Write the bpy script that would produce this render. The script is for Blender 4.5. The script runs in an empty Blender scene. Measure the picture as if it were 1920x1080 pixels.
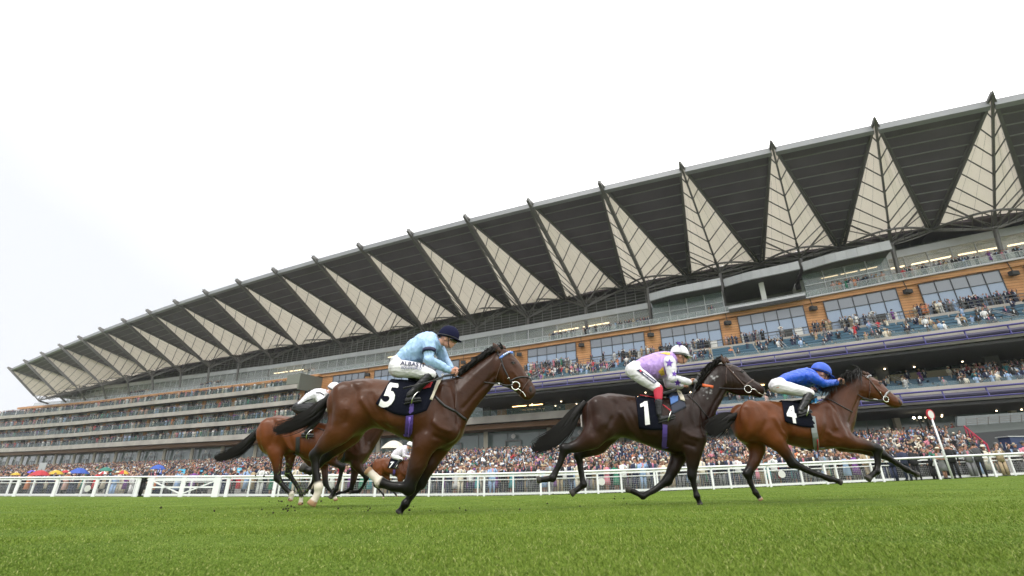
import bpy, bmesh, math, random
import numpy as np
from mathutils import Vector, Matrix
from mathutils.bvhtree import BVHTree
random.seed(7); RNG = np.random.default_rng(7)
SC = bpy.context.scene; COL = SC.collection
R = math.radians
# ------------------------------------------------------------------ camera, sky, sun, exposure
PITCH = math.atan(377/900); CAMH = .27; FPX = 900.
cam_d = bpy.data.cameras.new('camera'); cam = bpy.data.objects.new('camera', cam_d); COL.objects.link(cam)
cam.location = (0, 0, CAMH); cam.rotation_euler = (R(90)+PITCH, 0, 0)
cam_d.sensor_width = 36; cam_d.lens = 36*FPX/1920; cam_d.clip_start = .05; cam_d.clip_end = 4000
cam_d.dof.use_dof = True; cam_d.dof.focus_distance = 6.6; cam_d.dof.aperture_fstop = 2.8
SC.camera = cam
w = bpy.data.worlds.new('World'); SC.world = w; w.use_nodes = True
nt = w.node_tree; nt.nodes.clear()
out = nt.nodes.new('ShaderNodeOutputWorld'); bg = nt.nodes.new('ShaderNodeBackground')
sky = nt.nodes.new('ShaderNodeTexSky'); sky.sky_type = 'NISHITA'; sky.sun_disc = False
sky.sun_elevation = R(48); sky.sun_rotation = R(214); sky.dust_density = 4
bg.inputs['Strength'].default_value = .1
# the overcast deck: pale cloud, brighter overhead towards the right, greyer low in the west
tc = nt.nodes.new('ShaderNodeTexCoord'); dot = nt.nodes.new('ShaderNodeVectorMath'); dot.operation = 'DOT_PRODUCT'
dot.inputs[1].default_value = (.62, -.1, .75)
ramp = nt.nodes.new('ShaderNodeValToRGB')
ramp.color_ramp.elements[0].position = 0; ramp.color_ramp.elements[0].color = (8.7, 8.9, 9.3, 1)
ramp.color_ramp.elements[1].position = .33; ramp.color_ramp.elements[1].color = (12.8, 12.85, 12.9, 1)
el = ramp.color_ramp.elements.new(1.0); el.color = (25, 25, 24.5, 1)
add = nt.nodes.new('ShaderNodeMath'); add.operation = 'ADD'; add.inputs[1].default_value = .12
mix = nt.nodes.new('ShaderNodeMix'); mix.data_type = 'RGBA'; mix.inputs[0].default_value = .93
noi = nt.nodes.new('ShaderNodeTexNoise'); noi.inputs['Scale'].default_value = 1.6; noi.inputs['Detail'].default_value = 3
nm = nt.nodes.new('ShaderNodeMath'); nm.operation = 'MULTIPLY_ADD'; nm.inputs[1].default_value = .16
L = nt.links.new
L(tc.outputs['Generated'], dot.inputs[0]); L(dot.outputs['Value'], nm.inputs[2]); L(tc.outputs['Generated'], noi.inputs['Vector'])
L(noi.outputs['Fac'], nm.inputs[0]); L(nm.outputs[0], add.inputs[0]); L(add.outputs[0], ramp.inputs[0])
L(sky.outputs[0], mix.inputs[6]); L(ramp.outputs[0], mix.inputs[7]); L(mix.outputs[2], bg.inputs['Color']); L(bg.outputs[0], out.inputs[0])
sun_d = bpy.data.lights.new('sun', 'SUN'); sun_d.energy = 1.5; sun_d.angle = R(16); sun_d.color = (1, .97, .93)
sun = bpy.data.objects.new('sun', sun_d); COL.objects.link(sun); sun.rotation_euler = (R(38), 0, R(-34))
SC.view_settings.view_transform = 'Standard'; SC.view_settings.look = 'None'; SC.view_settings.gamma = 1
SC.view_settings.exposure = 0.2
SC.cycles.max_bounces = 5; SC.cycles.transparent_max_bounces = 12; SC.cycles.use_denoising = True
SC.cycles.sample_clamp_indirect = 4
# ------------------------------------------------------------------ helpers
def tag(o, label=None, cat=None, group=None, kind=None):
    for k, v in (('label', label), ('category', cat), ('group', group), ('kind', kind)):
        if v: o[k] = v
    return o
def empty(name, loc=(0, 0, 0), parent=None):
    o = bpy.data.objects.new(name, None); COL.objects.link(o); o.location = loc; o.empty_display_size = .3
    if parent: o.parent = parent
    return o
_M = {}
def mat(name, col, rough=.6, metal=0, noise=0, nscale=5, bump=0, bscale=40, spec=None, emit=0, trans=0, alpha=1, sheen=0, coat=0):
    if name in _M: return _M[name]
    m = bpy.data.materials.new(name); m.use_nodes = True; n = m.node_tree; p = n.nodes['Principled BSDF']
    p.inputs['Base Color'].default_value = (*col, 1); p.inputs['Roughness'].default_value = rough; p.inputs['Metallic'].default_value = metal
    if spec is not None: p.inputs['Specular IOR Level'].default_value = spec
    if emit: p.inputs['Emission Color'].default_value = (*col, 1); p.inputs['Emission Strength'].default_value = emit
    if trans: p.inputs['Transmission Weight'].default_value = trans
    if alpha < 1: p.inputs['Alpha'].default_value = alpha
    if sheen: p.inputs['Sheen Weight'].default_value = sheen
    if coat: p.inputs['Coat Weight'].default_value = coat
    if noise or bump:
        t = n.nodes.new('ShaderNodeTexCoord')
    if noise:
        x = n.nodes.new('ShaderNodeTexNoise'); x.inputs['Scale'].default_value = nscale; x.inputs['Detail'].default_value = 5
        n.links.new(t.outputs['Object'], x.inputs['Vector'])
        c = n.nodes.new('ShaderNodeValToRGB'); c.color_ramp.elements[0].position = .3; c.color_ramp.elements[1].position = .7
        c.color_ramp.elements[0].color = (*[max(0, v*(1-noise)) for v in col], 1); c.color_ramp.elements[1].color = (*[v*(1+noise) for v in col], 1)
        n.links.new(x.outputs['Fac'], c.inputs[0]); n.links.new(c.outputs[0], p.inputs['Base Color'])
    if bump:
        x = n.nodes.new('ShaderNodeTexNoise'); x.inputs['Scale'].default_value = bscale; x.inputs['Detail'].default_value = 4
        n.links.new(t.outputs['Object'], x.inputs['Vector'])
        b = n.nodes.new('ShaderNodeBump'); b.inputs['Strength'].default_value = bump; b.inputs['Distance'].default_value = .02
        n.links.new(x.outputs['Fac'], b.inputs['Height']); n.links.new(b.outputs[0], p.inputs['Normal'])
    _M[name] = m; return m
class MB:
    def __init__(s): s.v = []; s.f = []; s.m = []; s.mi = 0
    def add(s, vs, fs):
        b = len(s.v); s.v += [tuple(v) for v in vs]; s.f += [tuple(b+i for i in f) for f in fs]; s.m += [s.mi]*len(fs); return s
    def hexa(s, c):  # c: 8 corners, bottom 4 then top 4 in matching order
        return s.add(c, [(0, 3, 2, 1), (4, 5, 6, 7), (0, 1, 5, 4), (1, 2, 6, 5), (2, 3, 7, 6), (3, 0, 4, 7)])
    def box(s, x0, x1, y0, y1, z0, z1):
        return s.hexa([(x0, y0, z0), (x1, y0, z0), (x1, y1, z0), (x0, y1, z0), (x0, y0, z1), (x1, y0, z1), (x1, y1, z1), (x0, y1, z1)])
    def beam(s, a, b, w, h=None, up=(0, 0, 1)):
        a = Vector(a); b = Vector(b); d = (b-a).normalized(); u = Vector(up)
        if abs(d.dot(u)) > .98: u = Vector((0, 1, 0))
        x = d.cross(u).normalized()*w/2; y = x.cross(d).normalized()*(h or w)/2
        return s.hexa([a-x-y, a+x-y, a+x+y, a-x+y, b-x-y, b+x-y, b+x+y, b-x+y])
    def tube(s, pts, rad, n=10, lat=None, caps=True, side=None):
        # pts list, rad radius in the bending plane, lat sideways radius; side = sideways axis
        P = [Vector(p) for p in pts]; rings = []
        for i, p in enumerate(P):
            t = (P[min(i+1, len(P)-1)]-P[max(i-1, 0)]).normalized()
            sd = Vector(side) if side else (Vector((0, 0, 1)).cross(t) if abs(t.z) < .95 else Vector((1, 0, 0)).cross(t))
            sd = (sd-t*sd.dot(t)).normalized(); up = sd.cross(t)
            r = rad[i] if hasattr(rad, '__len__') else rad; l = (lat[i] if hasattr(lat, '__len__') else lat) if lat is not None else r
            rings.append([p+sd*l*math.cos(a)+up*r*math.sin(a) for a in [2*math.pi*j/n for j in range(n)]])
        return s.loft(rings, caps)
    def loft(s, rings, caps=True):
        n = len(rings[0]); vs = [v for r in rings for v in r]; fs = []
        for i in range(len(rings)-1):
            for j in range(n):
                fs.append((i*n+j, i*n+(j+1) % n, (i+1)*n+(j+1) % n, (i+1)*n+j))
        if caps:
            fs.append(tuple(range(n))[::-1]); fs.append(tuple((len(rings)-1)*n+j for j in range(n)))
        return s.add(vs, fs)
    def ell(s, c, r, rot=None, n=12, m=8):
        c = Vector(c); vs = []; fs = []; rm = rot or Matrix.Identity(3)
        for i in range(m+1):
            th = math.pi*i/m
            for j in range(n):
                ph = 2*math.pi*j/n
                vs.append(c+rm @ Vector((r[0]*math.sin(th)*math.cos(ph), r[1]*math.sin(th)*math.sin(ph), r[2]*math.cos(th))))
        for i in range(m):
            for j in range(n):
                fs.append((i*n+j, (i+1)*n+j, (i+1)*n+(j+1) % n, i*n+(j+1) % n))
        return s.add(vs, fs)
    def build(s, name, mats, parent=None, smooth=False, loc=None):
        me = bpy.data.meshes.new(name); 
        o0 = Vector(loc) if loc else None
        me.from_pydata([tuple(Vector(v)-o0) for v in s.v] if o0 else s.v, [], s.f)
        if not isinstance(mats, (list, tuple)): mats = [mats]
        for m in mats: me.materials.append(m)
        if len(mats) > 1: me.polygons.foreach_set('material_index', s.m)
        if smooth: me.polygons.foreach_set('use_smooth', [True]*len(s.f))
        me.validate(); me.update()
        o = bpy.data.objects.new(name, me); COL.objects.link(o)
        if loc: o.location = loc
        if parent:
            o.parent = parent
            if parent.location.length > 0 and not loc: o.matrix_parent_inverse = Matrix.Translation(-parent.location)
            elif loc: o.location = Vector(loc)-parent.location
        return o
def fix_normals(o):
    bm = bmesh.new(); bm.from_mesh(o.data); bmesh.ops.recalc_face_normals(bm, faces=bm.faces); bm.to_mesh(o.data); bm.free()
ct, st = math.cos(PITCH), math.sin(PITCH)
def ray(px, py):
    x = (px-960)/FPX; y = (540-py)/FPX
    return Vector((x, ct-y*st, st+y*ct))
CAM = Vector((0, 0, CAMH))
def at(px, py, Y): r = ray(px, py); return CAM+r*(Y/r.y)
def ground(x, y):
    return .0215*(x-2+np.sqrt((x-2)**2+60))-.11-.004*(np.minimum(y, 29)-6)
# ------------------------------------------------------------------ plan of the stand (bay k, metres set back from the roof's front edge, height above the course)
BAY = 15.
KC = list(range(-3, 31))
CC = np.array([[6.552, 2.248], [5.752, 2.557], [4.951, 2.866], [4.151, 3.174], [3.352, 3.487], [2.554, 3.809], [1.76, 4.139], [0.97, 4.479], [0.184, 4.828], [-0.598, 5.187], [-1.377, 5.557], [-2.155, 5.94], [-2.934, 6.337], [-3.717, 6.749], [-4.507, 7.18], [-5.311, 7.632], [-6.132, 8.108], [-6.977, 8.612], [-7.851, 9.148], [-8.762, 9.719], [-9.719, 10.332], [-10.728, 10.991], [-11.8, 11.702], [-12.944, 12.472], [-14.17, 13.307], [-15.394, 14.146], [-16.618, 14.984], [-17.842, 15.823], [-19.066, 16.662], [-20.29, 17.5], [-21.515, 18.339], [-22.739, 19.178], [-23.963, 20.016], [-25.187, 20.855]])*BAY
GK = [-1, 0, 1, 2, 3, 4, 5.5, 7, 9, 11, 12, 14, 16, 18, 20, 23, 26]; GV = [1.19, 1.16, 1.12, 1.08, 1.05, 1.03, 1.005, .99, .99, 1.0, 1.01, 1.05, 1.10, 1.16, 1.25, 1.42, 1.58]
def plan(k):
    return np.array([np.interp(k, KC, CC[:, 0]), np.interp(k, KC, CC[:, 1])])
def pdir(k):
    d = plan(k+.3)-plan(k-.3); return d/np.hypot(*d)
def S(k, o, z, raw=False):     # o in bays behind the roof edge, z nominal metres
    d = pdir(min(max(k, -2.6), 29.5)); c = plan(k)+np.array([d[1], -d[0]])*o*BAY
    return Vector((c[0], c[1], (z if raw else z*float(np.interp(k, GK, GV)))+CAMH))
def sbox(mb, k0, k1, o0, o1, z0, z1, step=.5, raw=False, oz=None):
    n = max(1, int(math.ceil(abs(k1-k0)/step-1e-6))); ks = [k0+(k1-k0)*i/n for i in range(n+1)]
    vs = []; fs = []
    for k in ks: vs += [S(k, o0, z0, raw), S(k, o1, z0, raw), S(k, o1, z1, raw), S(k, o0, z1, raw)]
    for i in range(n):
        a = 4*i; b = a+4
        fs += [(a, b, b+1, a+1), (a+1, b+1, b+2, a+2), (a+2, b+2, b+3, a+3), (a+3, b+3, b, a)]
    fs += [(0, 1, 2, 3), (4*n+3, 4*n+2, 4*n+1, 4*n)]
    mb.add(vs, fs); return mb
# ------------------------------------------------------------------ materials of the setting
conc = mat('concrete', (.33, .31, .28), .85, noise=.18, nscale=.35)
conc_d = mat('shaded_concrete_soffit', (.085, .085, .08), .9, noise=.15, nscale=.3)  # darkened copy of the concrete; shade under the tiers is in its colour
steel = mat('grey_steel', (.15, .145, .14), .5, metal=.3, noise=.12, nscale=.5)
roofm = mat('dark_roof_sheet', (.098, .083, .108), .6, noise=.15, nscale=.25)
purl = mat('roof_purlin', (.20, .195, .20), .6)
fascia = mat('grey_fascia', (.24, .245, .26), .45, metal=.2, noise=.06, nscale=.4)
membrane = mat('cream_membrane', (.68, .62, .54), .8, noise=.06, nscale=.12)
def _trans():
    n = membrane.node_tree; p = n.nodes['Principled BSDF']; t = n.nodes.new('ShaderNodeBsdfTranslucent'); t.inputs[0].default_value = (.70, .64, .55, 1)
    m = n.nodes.new('ShaderNodeMixShader'); m.inputs[0].default_value = .30; o = n.nodes['Material Output']; n.links.new(p.outputs[0], m.inputs[1]); n.links.new(t.outputs[0], m.inputs[2]); n.links.new(m.outputs[0], o.inputs[0])
_trans()
alu = mat('pale_aluminium', (.42, .43, .44), .4, metal=.3, noise=.08, nscale=.4)
blue_seat = mat('blue_seat_plastic', (.025, .085, .135), .5)
purple = mat('purple_blue_tube', (.032, .026, .17), .35)
purple_d = mat('violet_grey_panel', (.045, .04, .085), .5)
ply = mat('pale_board', (.50, .36, .20), .7)
white_wall = mat('white_wall', (.62, .62, .6), .7)
dark_in = mat('dark_interior', (.035, .035, .035), .8)
room_in = mat('warm_interior', (.30, .24, .16), .8)
lampm = mat('lamp_glow', (1, .62, .25), .5, emit=5)
lampc = mat('strip_light_glow', (1, .78, .45), .5, emit=3.2)
spotm = mat('flood_glow', (1, .9, .65), .5, emit=14)
def wood_mat():
    m = bpy.data.materials.new('cedar_cladding'); m.use_nodes = True; n = m.node_tree; p = n.nodes['Principled BSDF']
    g = n.nodes.new('ShaderNodeTexCoord'); s = n.nodes.new('ShaderNodeSeparateXYZ'); n.links.new(g.outputs['Object'], s.inputs[0])
    q = n.nodes.new('ShaderNodeMath'); q.operation = 'MULTIPLY'; q.inputs[1].default_value = 2.4; n.links.new(s.outputs['Z'], q.inputs[0])
    fr = n.nodes.new('ShaderNodeMath'); fr.operation = 'FRACT'; n.links.new(q.outputs[0], fr.inputs[0])
    fl = n.nodes.new('ShaderNodeMath'); fl.operation = 'FLOOR'; n.links.new(q.outputs[0], fl.inputs[0])
    no = n.nodes.new('ShaderNodeTexNoise'); no.inputs['Scale'].default_value = .35; no.inputs['Detail'].default_value = 3
    cm = n.nodes.new('ShaderNodeCombineXYZ'); n.links.new(s.outputs['X'], cm.inputs[0]); n.links.new(fl.outputs[0], cm.inputs[1]); n.links.new(s.outputs['Y'], cm.inputs[2])
    n.links.new(cm.outputs[0], no.inputs['Vector'])
    c = n.nodes.new('ShaderNodeValToRGB'); c.color_ramp.elements[0].color = (.42, .19, .07, 1); c.color_ramp.elements[1].color = (.60, .31, .13, 1)
    c.color_ramp.elements[0].position = .3; c.color_ramp.elements[1].position = .7
    n.links.new(no.outputs['Fac'], c.inputs[0])
    gt = n.nodes.new('ShaderNodeMath'); gt.operation = 'LESS_THAN'; gt.inputs[1].default_value = .1; n.links.new(fr.outputs[0], gt.inputs[0])
    mx = n.nodes.new('ShaderNodeMix'); mx.data_type = 'RGBA'; mx.inputs[7].default_value = (.12, .05, .02, 1)
    n.links.new(gt.outputs[0], mx.inputs[0]); n.links.new(c.outputs[0], mx.inputs[6]); n.links.new(mx.outputs[2], p.inputs['Base Color'])
    p.inputs['Roughness'].default_value = .7; return m
wood = wood_mat()
def glass_mat(name, tint, alpha, rough=.08, spec=.8, refl=0):
    m = bpy.data.materials.new(name); m.use_nodes = True; p = m.node_tree.nodes['Principled BSDF']
    p.inputs['Base Color'].default_value = (*tint, 1); p.inputs['Roughness'].default_value = rough; p.inputs['Alpha'].default_value = alpha
    p.inputs['Specular IOR Level'].default_value = spec
    return m
g_bal = glass_mat('balustrade_glass', (.20, .25, .24), .15)
g_balc = glass_mat('balcony_balustrade_glass', (.12, .20, .18), .16, .1, .3)
g_stu = glass_mat('studio_glass', (.20, .25, .25), .5)
g_top = glass_mat('terrace_glass', (.42, .46, .46), .30)
g_win = glass_mat('blue_grey_window_glass', (.17, .19, .225), 1, .12, 1.0)
g_blind = glass_mat('window_glass_over_blinds', (.27, .34, .46), 1, .25, .6)
g_gnd = glass_mat('green_ground_floor_glass', (.15, .20, .19), .9)
g_bwin = glass_mat('balcony_window_glass', (.46, .50, .52), 1, .15, .8)
# ------------------------------------------------------------------ the ground
def build_ground():
    xs = np.unique(np.concatenate([-np.geomspace(6, 900, 60), np.linspace(-6, 12, 50), np.geomspace(12, 900, 50)]))
    ys = np.unique(np.concatenate([np.linspace(-6, 34, 90), np.geomspace(34, 1500, 40), [-200]]))
    X, Y = np.meshgrid(xs, ys); Z = ground(np.clip(X, -200, 45), Y)
    Z = Z+.006*np.sin(X*1.7+Y)*np.sin(Y*2.3)*(Y < 30)
    n = len(xs); vs = np.stack([X, Y, Z], -1).reshape(-1, 3).tolist()
    fs = [(j*n+i, j*n+i+1, (j+1)*n+i+1, (j+1)*n+i) for j in range(len(ys)-1) for i in range(n-1)]
    m = bpy.data.materials.new('turf'); m.use_nodes = True; N = m.node_tree; p = N.nodes['Principled BSDF']; p.inputs['Roughness'].default_value = .95
    p.inputs['Specular IOR Level'].default_value = .15
    t = N.nodes.new('ShaderNodeTexCoord')
    mp = N.nodes.new('ShaderNodeMapping'); mp.inputs['Scale'].default_value = (1, .35, 1); N.links.new(t.outputs['Object'], mp.inputs[0])
    a = N.nodes.new('ShaderNodeTexNoise'); a.inputs['Scale'].default_value = 1.1; a.inputs['Detail'].default_value = 6; N.links.new(mp.outputs[0], a.inputs[0])
    b = N.nodes.new('ShaderNodeTexNoise'); b.inputs['Scale'].default_value = 60; b.inputs['Detail'].default_value = 4; N.links.new(t.outputs['Object'], b.inputs[0])
    c1 = N.nodes.new('ShaderNodeValToRGB'); c1.color_ramp.elements[0].position = .3; c1.color_ramp.elements[1].position = .7
    c1.color_ramp.elements[0].color = (.085, .142, .016, 1); c1.color_ramp.elements[1].color = (.145, .215, .030, 1)
    c2 = N.nodes.new('ShaderNodeValToRGB'); c2.color_ramp.elements[0].position = .35; c2.color_ramp.elements[1].position = .7
    c2.color_ramp.elements[0].color = (.65, .65, .65, 1); c2.color_ramp.elements[1].color = (1.15, 1.15, 1.05, 1)
    mu = N.nodes.new('ShaderNodeMix'); mu.data_type = 'RGBA'; mu.blend_type = 'MULTIPLY'; mu.inputs[0].default_value = 1
    N.links.new(a.outputs['Fac'], c1.inputs[0]); N.links.new(b.outputs['Fac'], c2.inputs[0]); N.links.new(c1.outputs[0], mu.inputs[6]); N.links.new(c2.outputs[0], mu.inputs[7])
    N.links.new(mu.outputs[2], p.inputs['Base Color'])
    bp = N.nodes.new('ShaderNodeBump'); bp.inputs['Strength'].default_value = .8; bp.inputs['Distance'].default_value = .03
    N.links.new(b.outputs['Fac'], bp.inputs['Height']); N.links.new(bp.outputs[0], p.inputs['Normal'])
    mb = MB(); mb.v = vs; mb.f = fs; mb.m = [0]*len(fs)
    o = mb.build('ground', m, smooth=True); tag(o, 'turf of the racecourse running from the camera to the rails', kind='structure')
build_ground()
# ------------------------------------------------------------------ the grandstand
GS = empty('grandstand', S(5, .5, 0)); tag(GS, 'long curved grandstand with pleated grey roof, cream membranes and timber cladding', 'grandstand')
def gp(mb, name, m, smooth=False): o = mb.build(name, m, GS, smooth); return o
HT = 3.158*BAY; HP = 2.58*BAY
PO = ([-3, -1, .5, 1.5, 2.5, 3.5, 4.5, 5.5, 6.5, 7.5, 8.5, 9.5, 10.5, 11.5, 12.5, 13.5, 14.5, 15.5, 22], [1.3, 1.3, 1.35, 1.481, 1.594, 1.661, 1.746, 1.83, 1.811, 1.855, 1.943, 1.941, 1.876, 1.771, 1.686, 1.684, 1.606, 1.502, 1.25])
PAo = [-.26, -.26, -.265, -.29, -.308, -.3, -.285, -.25, -.215, -.135, -.064, -.022, .02, .04, .05, .06, .06, .04, -.1]
NK = [-3, 0, 1, 2, 3, 4, 5, 7, 9, 11, 12, 13, 14, 15, 16, 17, 18, 22]
NO = [1.35, 1.33, 1.3, 1.36, 1.42, 1.5, 1.56, 1.72, 1.75, 1.69, 1.565, 1.434, 1.354, 1.30, 1.157, 1.068, .953, .75]
NA = [-.3, -.33, -.28, -.27, -.25, -.21, -.2, -.1, .06, .19, .10, .0, -.06, -.06, -.18, -.3, -.4, -.45]
NZ = [36.75, 36.75, 36.75, 36.75, 36.6, 36.3, 34.5, 34.5, 34.5, 34.5, 34.5, 34.5, 34.5, 34.5, 34.5, 34.5, 34.5, 34.5]
def off(k, o, al, z):
    d = pdir(min(max(k, -2.6), 29.5)); c = plan(k)+np.array([d[1], -d[0]])*o*BAY+d*al*BAY; return Vector((c[0], c[1], z+CAMH))
def Tp(k): return off(k, 0, 0, HT)
def Pp(k): return off(k, float(np.interp(k, PO[0], PO[1])), float(np.interp(k, PO[0], PAo)), HP)
def Np(k): return off(k, float(np.interp(k, NK, NO)), float(np.interp(k, NK, NA)), float(np.interp(k, NK, NZ)))
def lerp(a, b, t): return a*(1-t)+b*t
KMIN, KMAX = -3, 21
up = Vector((0, 0, 1))
for k in range(KMIN, KMAX):        # dark folded plates between two cream bays
    a, b, c = Tp(k), Tp(k+1), Pp(k+.5)
    back = (c-lerp(a, b, .5)); bn = back.normalized()
    e = (b-a).normalized(); a2 = lerp(a, b, .035)+bn*1.75; b2 = lerp(a, b, .965)+bn*1.75
    p1 = c-e*.55; p2 = c+e*.55
    mb = MB(); th = up*.45
    mb.hexa([a2, b2, p2, p1, a2+th, b2+th, p2+th, p1+th]); gp(mb, 'roof_plate', roofm)
    mb = MB()
    for i in range(1, 11):
        t = i/11; u = lerp(a2, p1, t); v = lerp(b2, p2, t); mb.beam(u-up*.05+e*.2, v-up*.05-e*.2, .2, .12)
    gp(mb, 'roof_purlins', purl)
    mb = MB(); mb.beam(a2-up*.2, p1-up*.2, .34, .45); mb.beam(b2-up*.2, p2-up*.2, .34, .45); gp(mb, 'edge_beams', steel)
    mb = MB(); f0 = lerp(a, b, .02)+bn*1.35; f1 = lerp(a, b, .98)+bn*1.35
    mb.hexa([f0-up*.55, f1-up*.55, f1-up*.55+bn*.7, f0-up*.55+bn*.7, f0+up*.35, f1+up*.35, f1+up*.5+bn*.7, f0+up*.5+bn*.7])
    gp(mb, 'roof_fascia', fascia)
for k in range(KMIN, KMAX+1):      # cream membrane bays with a keel truss
    T, N_ = Tp(k), Np(k)
    pl = Pp(k+.5) if k < KMAX else off(k+.5, 1.25, -.1, HP); pr = Pp(k-.5)
    Sx = lerp(T, N_, .80)          # keel crosses the rear edge line here
    mid = lerp(pl, pr, .5); rear = Vector((lerp(mid, N_, .15).x, lerp(mid, N_, .15).y, mid.z-1.2))
    keel_end = lerp(T, N_, .86)+up*.1
    mb = MB()
    n = 8
    for sgn, P_ in ((0, pl), (1, pr)):
        for i in range(n):
            t0, t1 = i/n, (i+1)/n
            e0, e1 = lerp(T, P_, t0)+up*.1, lerp(T, P_, t1)+up*.1; s0, s1 = lerp(T, keel_end, t0)+up*.15, lerp(T, keel_end, t1)+up*.15
            m0, m1 = lerp(e0, s0, .5)+up*(.5*math.sin(math.pi*t0)), lerp(e1, s1, .5)+up*(.5*math.sin(math.pi*t1))
            mb.add([e0, e1, m1, m0], [(0, 1, 2, 3)]); mb.add([m0, m1, s1, s0], [(0, 1, 2, 3)])
    mb.add([pl+up*.1, keel_end+up*.15, pr+up*.1, lerp(pl, pr, .5)+up*.6], [(0, 1, 3), (1, 2, 3)])
    gp(mb, 'roof_membrane', membrane)
    mb = MB(); tip = T-(mid-T).normalized()*.45
    mb.tube([tip, lerp(tip, T, .6), lerp(T, keel_end, .02), lerp(T, keel_end, .08)], [.015, .07, .15, .14], 6); kw_ = .26 if k < 4 else .5; mb.beam(T, keel_end, kw_, kw_*1.5); mb.beam(keel_end, N_, .38)
    for i in range(1, 10):
        t = i/9.5; tk = (1.24*t+.035)/.86
        kp = lerp(T, keel_end, tk)-up*.1 if tk < 1 else lerp(keel_end, N_, min(1, (tk-1)*3))
        for P_ in (pl, pr): mb.beam(kp, lerp(T, P_, t)-up*.12, .13)
    for u_ in (.33, .66):
        for P_ in (pl, pr): mb.beam(lerp(T, lerp(keel_end, P_, u_), .3), lerp(keel_end, P_, u_)-up*.05, .02)
    mb.beam(T+up*.1, pl, .26, .36); mb.beam(T+up*.1, pr, .26, .36)
    gp(mb, 'keel_truss', steel)
    mb = MB(); arc = []; arc2 = []; ch = (pr-pl)
    for i in range(13):
        t = i/12; h = math.sin(math.pi*t); arc_up = 1.9; fw = (T-mid).normalized()
        arc.append(lerp(pl, pr, t)+up*(-.3-.6*h)+Vector((fw.x, fw.y, 0))*5.2*h); arc2.append(lerp(pl, pr, t)-up*(.6+1.9*h)+Vector((fw.x, fw.y, 0))*2.4*h)
    for i in range(12):
        mb.beam(arc[i], arc[i+1], .26); mb.beam(arc2[i], arc2[i+1], .14)
        if i: mb.beam(arc[i], arc2[i], .1)
    gp(mb, 'arch_truss', steel)
    kk = k-.27; foot = S(kk, 1.38, 26.1)
    foot = Vector((N_.x*.6+foot.x*.4, N_.y*.6+foot.y*.4, foot.z))
    mb = MB(); mb.tube([foot, lerp(foot, N_, .55), N_], .32, 8);
    for P_ in (pl, pr):
        mb.beam(N_, P_-up*.3, .3); mb.beam(N_, lerp(P_, T, .22)-up*.2, .2)
        mb.beam(N_, lerp(P_, mid, .5)-up*.9, .16)
    gp(mb, 'branching_column', steel)
# rear roof deck behind the folds, and the dark truss void under it
mb = MB()
for k in range(KMIN, KMAX):
    a, b = Pp(k+.5), Pp(k+1.5) if k+1.5 < 21.6 else Pp(k+.9)
    d = pdir(min(k+1, 21)); bk = Vector((d[1], -d[0], 0))
    mb.hexa([a-bk*.1, b-bk*.1, b+bk*12, a+bk*12, a-bk*.1+up*.5, b-bk*.1+up*.5, b+bk*12-up*.5, a+bk*12-up*.5])
gp(mb, 'rear_roof', roofm)
KR, KL = -2.9, 21.4
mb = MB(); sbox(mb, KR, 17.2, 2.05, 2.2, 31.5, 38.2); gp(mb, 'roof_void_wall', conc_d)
mb = MB()
for z in np.arange(32.6, 36.6, .62): sbox(mb, KR, 18, 1.72, 1.725, z, z+.14, 1)
for k in np.arange(KR, 18, .16): mb.beam(S(k, 1.71, 32.2), S(k, 1.71, 36.8), .13)
gp(mb, 'louvre_screen', mat('louvre_grey', (.17, .17, .165), .5, metal=.3))
# top terrace: glazed boxes, lintel, lights, floor, glass rail
segs = [(KR, .74), (3.70, KL)]
for a, b in segs:
    mb = MB(); sbox(mb, a, b, 1.5, 1.56, 31.0, 32.1); sbox(mb, a, b, 1.56, 2.0, 31.4, 32.1); gp(mb, 'top_lintel', alu)
    mb = MB(); sbox(mb, a, b, 1.52, 1.525, 26.6, 31.0); gp(mb, 'top_glazing', g_top)
    mb = MB()
    for k in np.arange(math.ceil(a*4)/4, b, .25): mb.beam(S(k, 1.515, 26.6), S(k, 1.515, 31.1), .14)
    sbox(mb, a, b, 1.512, 1.516, 28.9, 29.05); gp(mb, 'top_mullions', alu)
mb = MB(); sbox(mb, KR, KL, 1.72, 1.80, 26.5, 31.4); gp(mb, 'top_back_wall', white_wall)
mb = MB()
for k in np.arange(KR, KL, .33):
    if RNG.random() < .35: sbox(mb, k, k+.14, 1.70, 1.715, 26.6, 29.2)
gp(mb, 'top_wall_panels', ply)
mb = MB(); sbox(mb, KR, KL, 1.175, 2.0, 25.8, 26.14); gp(mb, 'terrace_floor', conc)
mb = MB()
for a, b in ((-2.5, .7), (4.4, 5.4), (7.8, 8.6), (11.0, 11.6)):
    for k in np.arange(a, b, .5):
        for oo in (1.55,): sbox(mb, k, k+.42, oo, oo+.02, 29.75, 29.9)
gp(mb, 'ceiling_lights', lampc)
mb = MB(); sbox(mb, KR, 22.2, 1.165, 1.168, 26.22, 27.1)
gp(mb, 'terrace_glass_rail', glass_mat('pale_rail_glass', (.34, .40, .39), .33))
mb = MB(); sbox(mb, KR, 22.2, 1.162, 1.169, 27.1, 27.16)
for k in np.arange(KR, 22.2, .125): mb.beam(S(k, 1.163, 26.2), S(k, 1.163, 27.1), .05)
gp(mb, 'terrace_rail_posts', alu)
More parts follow.
